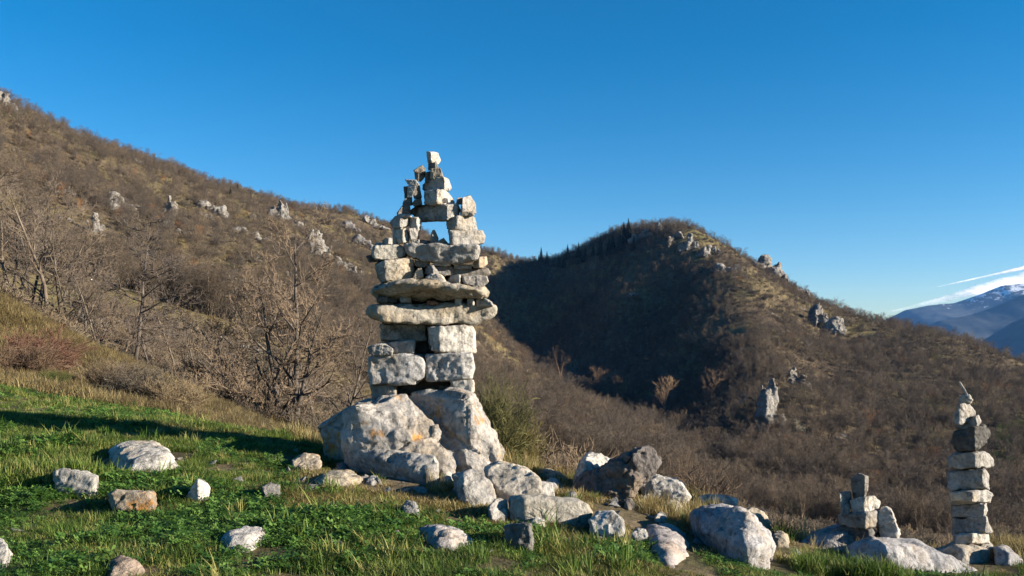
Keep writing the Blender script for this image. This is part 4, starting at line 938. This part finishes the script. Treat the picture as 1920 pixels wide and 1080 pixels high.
for a_, b_, y0_, y1_ in ((1610, 1850, 4.05, 5.1), (1750, 1930, 4.2, 5.2), (1490, 1600, 4.5, 5.2), (640, 935, 5.15, 6.0), (1060, 1290, 4.85, 5.5)): keep &= ~((PX > a_) & (PX < b_) & (yy > y0_) & (yy < y1_) & (rng.random(len(yy)) < .75))
for fx0, fx1, fy0, fy1 in foot: keep &= ~((xx > fx0 + .02) & (xx < fx1 - .02) & (yy > fy0 + .09) & (yy < fy1 - .04))
edge = np.interp(PX, [0, 400, 600, 960, 1250, 1420, 1560, 1920], [8.6, 7.6, 6.8, 6.0, 5.6, 5.2, 5.1, 5.4])
keep &= yy < np.where(PX < 480, 13.0, edge + 1.3)
xx, yy, zz, dry, clov, PX, edge = (a[keep] for a in (xx, yy, zz, dry, clov, PX, edge))
r = rng.random(len(xx)); idx = np.where(r < .5, 0, 1)
idx = np.where(dry + (r - .5) * .5 > .12, 2, idx); idx = np.where(dry + (r - .5) * .7 > .45, 5, idx)
idx = np.where((clov + (r - .5) * .6 > .45) & (dry < .35), np.where(r < .5, 3, 4), idx)
r2 = rng.random(len(xx)); rim = (np.abs(yy - edge) < .5) & (PX > 520)
idx = np.where(rim & (r2 < .22), np.where(r2 < .14, 7, 6), idx); idx = np.where(~rim & (r2 < .012), 6, idx)
def patch(cx, cy_, rx, ry, kind, p):
    global idx
    w = ((xx - cx) / rx) ** 2 + ((yy - cy_) / ry) ** 2 < 1; idx = np.where(w & (rng.random(len(xx)) < p), kind, idx)
patch(1.55, 3.95, .22, .16, 6, .8); patch(-2.45, 4.5, .3, .25, 6, .5); patch(.95, 4.75, .3, .12, 7, .4); patch(2.95, 5.25, .35, .25, 7, .6); patch(-.1, 4.85, .12, .1, 6, .8); patch(-.35, 4.7, .3, .15, 7, .25)
print('grass', len(xx))
scatter('grass', np.stack([xx, yy, zz - .004], 1), np.stack([rng.normal(0, .12, len(xx)), rng.normal(0, .12, len(xx)), rng.uniform(0, 6.28, len(xx))], 1), rng.uniform(.4, 1.0, len(xx)) * np.clip(.70 + yy * .055, .8, 1.25) * np.clip(.95 + .55 * fbm2(xx, yy, .35, 2, 15), .45, 1.5), idx, grp, 'short green grass, clover and dry blades covering the knoll')

pebp = bpy.data.collections.new('pebble_protos')
for k in range(4):
    bm = bmesh.new(); rs_ = random.Random(k)
    vs = [bm.verts.new((rs_.gauss(0, .5), rs_.gauss(0, .4), rs_.gauss(0, .25))) for _ in range(14)]; r_ = bmesh.ops.convex_hull(bm, input=vs)
    bmesh.ops.delete(bm, geom=list({e for e in r_['geom_interior'] + r_['geom_unused'] if isinstance(e, bmesh.types.BMVert)}), context='VERTS')
    me = bpy.data.meshes.new('pebble'); bm.to_mesh(me); bm.free(); me.materials.append(M_STONE); po = bpy.data.objects.new('proto_%02d' % k, me); pebp.objects.link(po)
n_p = 520
py_ = rng.uniform(3.0, 6.0, n_p); px_ = rng.uniform(-.62, .62, n_p) * py_
w_ = .12 + .9 * np.exp(-(((px_ - .2) / 1.4) ** 2 + ((py_ - 4.8) / .7) ** 2)); kp = rng.random(n_p) < w_; px_, py_ = px_[kp], py_[kp]
scatter('pebbles', np.stack([px_, py_, height(px_, py_) + .008], 1), rng.uniform(-.5, 6, (len(px_), 3)) * np.array([.1, .1, 1]), rng.uniform(.012, .05, len(px_)), rng.integers(0, 4, len(px_)), pebp, 'limestone chips strewn over the worn turf')

# ------------------------------------------------------------------ cloud
m, nt, b = new_mat('cloud')
tc = N(nt, 'ShaderNodeTexCoord'); mp = N(nt, 'ShaderNodeMapping'); mp.inputs['Scale'].default_value = (1.0, 1.0, 5.0); mp.inputs['Rotation'].default_value = (0, R(13), 0); nt.links.new(tc.outputs['Object'], mp.inputs[0])
f = noise(nt, mp.outputs[0], .0010, 8, .68)
ln = N(nt, 'ShaderNodeAttribute'); ln.attribute_name = 'edge'
ad = N(nt, 'ShaderNodeMath', operation='ADD'); nt.links.new(f, ad.inputs[0]); nt.links.new(ln.outputs['Fac'], ad.inputs[1])
al = ramp(nt, ad.outputs[0], [(0.70, (0, 0, 0)), (0.88, (.4, .4, .4)), (1.25, (.95, .95, .95))])
b.inputs['Base Color'].default_value = (.92, .92, .93, 1)
tl = N(nt, 'ShaderNodeBsdfTranslucent'); tl.inputs[0].default_value = (.95, .95, .95, 1); tr = N(nt, 'ShaderNodeBsdfTransparent'); df = N(nt, 'ShaderNodeBsdfDiffuse'); df.inputs[0].default_value = (.95, .95, .95, 1)
m1 = N(nt, 'ShaderNodeMixShader'); m1.inputs[0].default_value = .3; nt.links.new(df.outputs[0], m1.inputs[1]); nt.links.new(tl.outputs[0], m1.inputs[2])
m2 = N(nt, 'ShaderNodeMixShader'); nt.links.new(al, m2.inputs[0]); nt.links.new(tr.outputs[0], m2.inputs[1]); nt.links.new(m1.outputs[0], m2.inputs[2]); nt.links.new(m2.outputs[0], nt.nodes['Material Output'].inputs[0])
M_CLOUD = m
def cloud(p0, p1, width, thick, d, label):
    a, c_ = P(*p0, d), P(*p1, d * 1.14); n1, n2 = 60, 24; V, Fc, E = [], [], []
    for i in range(n1):
        t = i / (n1 - 1); ctr = a * (1 - t) + c_ * t; prof = math.sin(math.pi * min(1, .03 + t * .72)) ** .8
        for j in range(n2):
            an = 2 * math.pi * j / n2; rr = 1 + .12 * math.sin(5 * t + 3 * an) + .1 * math.sin(11 * t + 2 * an)
            V.append((ctr[0], ctr[1] + math.cos(an) * width * prof * rr, ctr[2] + math.sin(an) * thick * prof * rr)); E.append(.56 * prof - .32 * abs(math.sin(an)) ** 2 + .06)
    for i in range(n1 - 1):
        for j in range(n2): Fc.append((i * n2 + j, i * n2 + (j + 1) % n2, (i + 1) * n2 + (j + 1) % n2, (i + 1) * n2 + j))
    me = np_mesh('cloud', V, Fc, M_CLOUD); at = me.attributes.new('edge', 'FLOAT', 'POINT'); at.data.foreach_set('value', np.array(E, np.float32))
    tag(link(bpy.data.objects.new('cloud', me)), label, 'cloud')
cloud((1655, 588), (2150, 470), 190, 140, 14000, 'thin white cloud streaming behind the snowy mountain crest')
cloud((1745, 541), (2200, 440), 160, 55, 14400, 'higher white cloud streak above the snowy mountain')

# ------------------------------------------------------------------ haze
m = bpy.data.materials.new('haze'); m.use_nodes = True; nt = m.node_tree; nt.nodes.clear()
o_ = nt.nodes.new('ShaderNodeOutputMaterial'); pv_ = nt.nodes.new('ShaderNodeVolumePrincipled')
pv_.inputs['Color'].default_value = (.18, .45, 1.0, 1); pv_.inputs['Density'].default_value = 2.4e-5; pv_.inputs['Anisotropy'].default_value = 0.0
nt.links.new(pv_.outputs[0], o_.inputs['Volume'])
x0, x1, y0, y1, z0, z1 = -20200, 20200, -3200, 12300, -167, 1180
V = [(x, y, z) for z in (z0, z1) for y in (y0, y1) for x in (x0, x1)]
me = np_mesh('haze', V, np.array([[0, 2, 3, 1], [4, 5, 7, 6], [0, 1, 5, 4], [2, 6, 7, 3], [0, 4, 6, 2], [1, 3, 7, 5]]), m, False)
tag(link(bpy.data.objects.new('haze', me)), 'thin blue air over the valley', None, None, 'stuff')
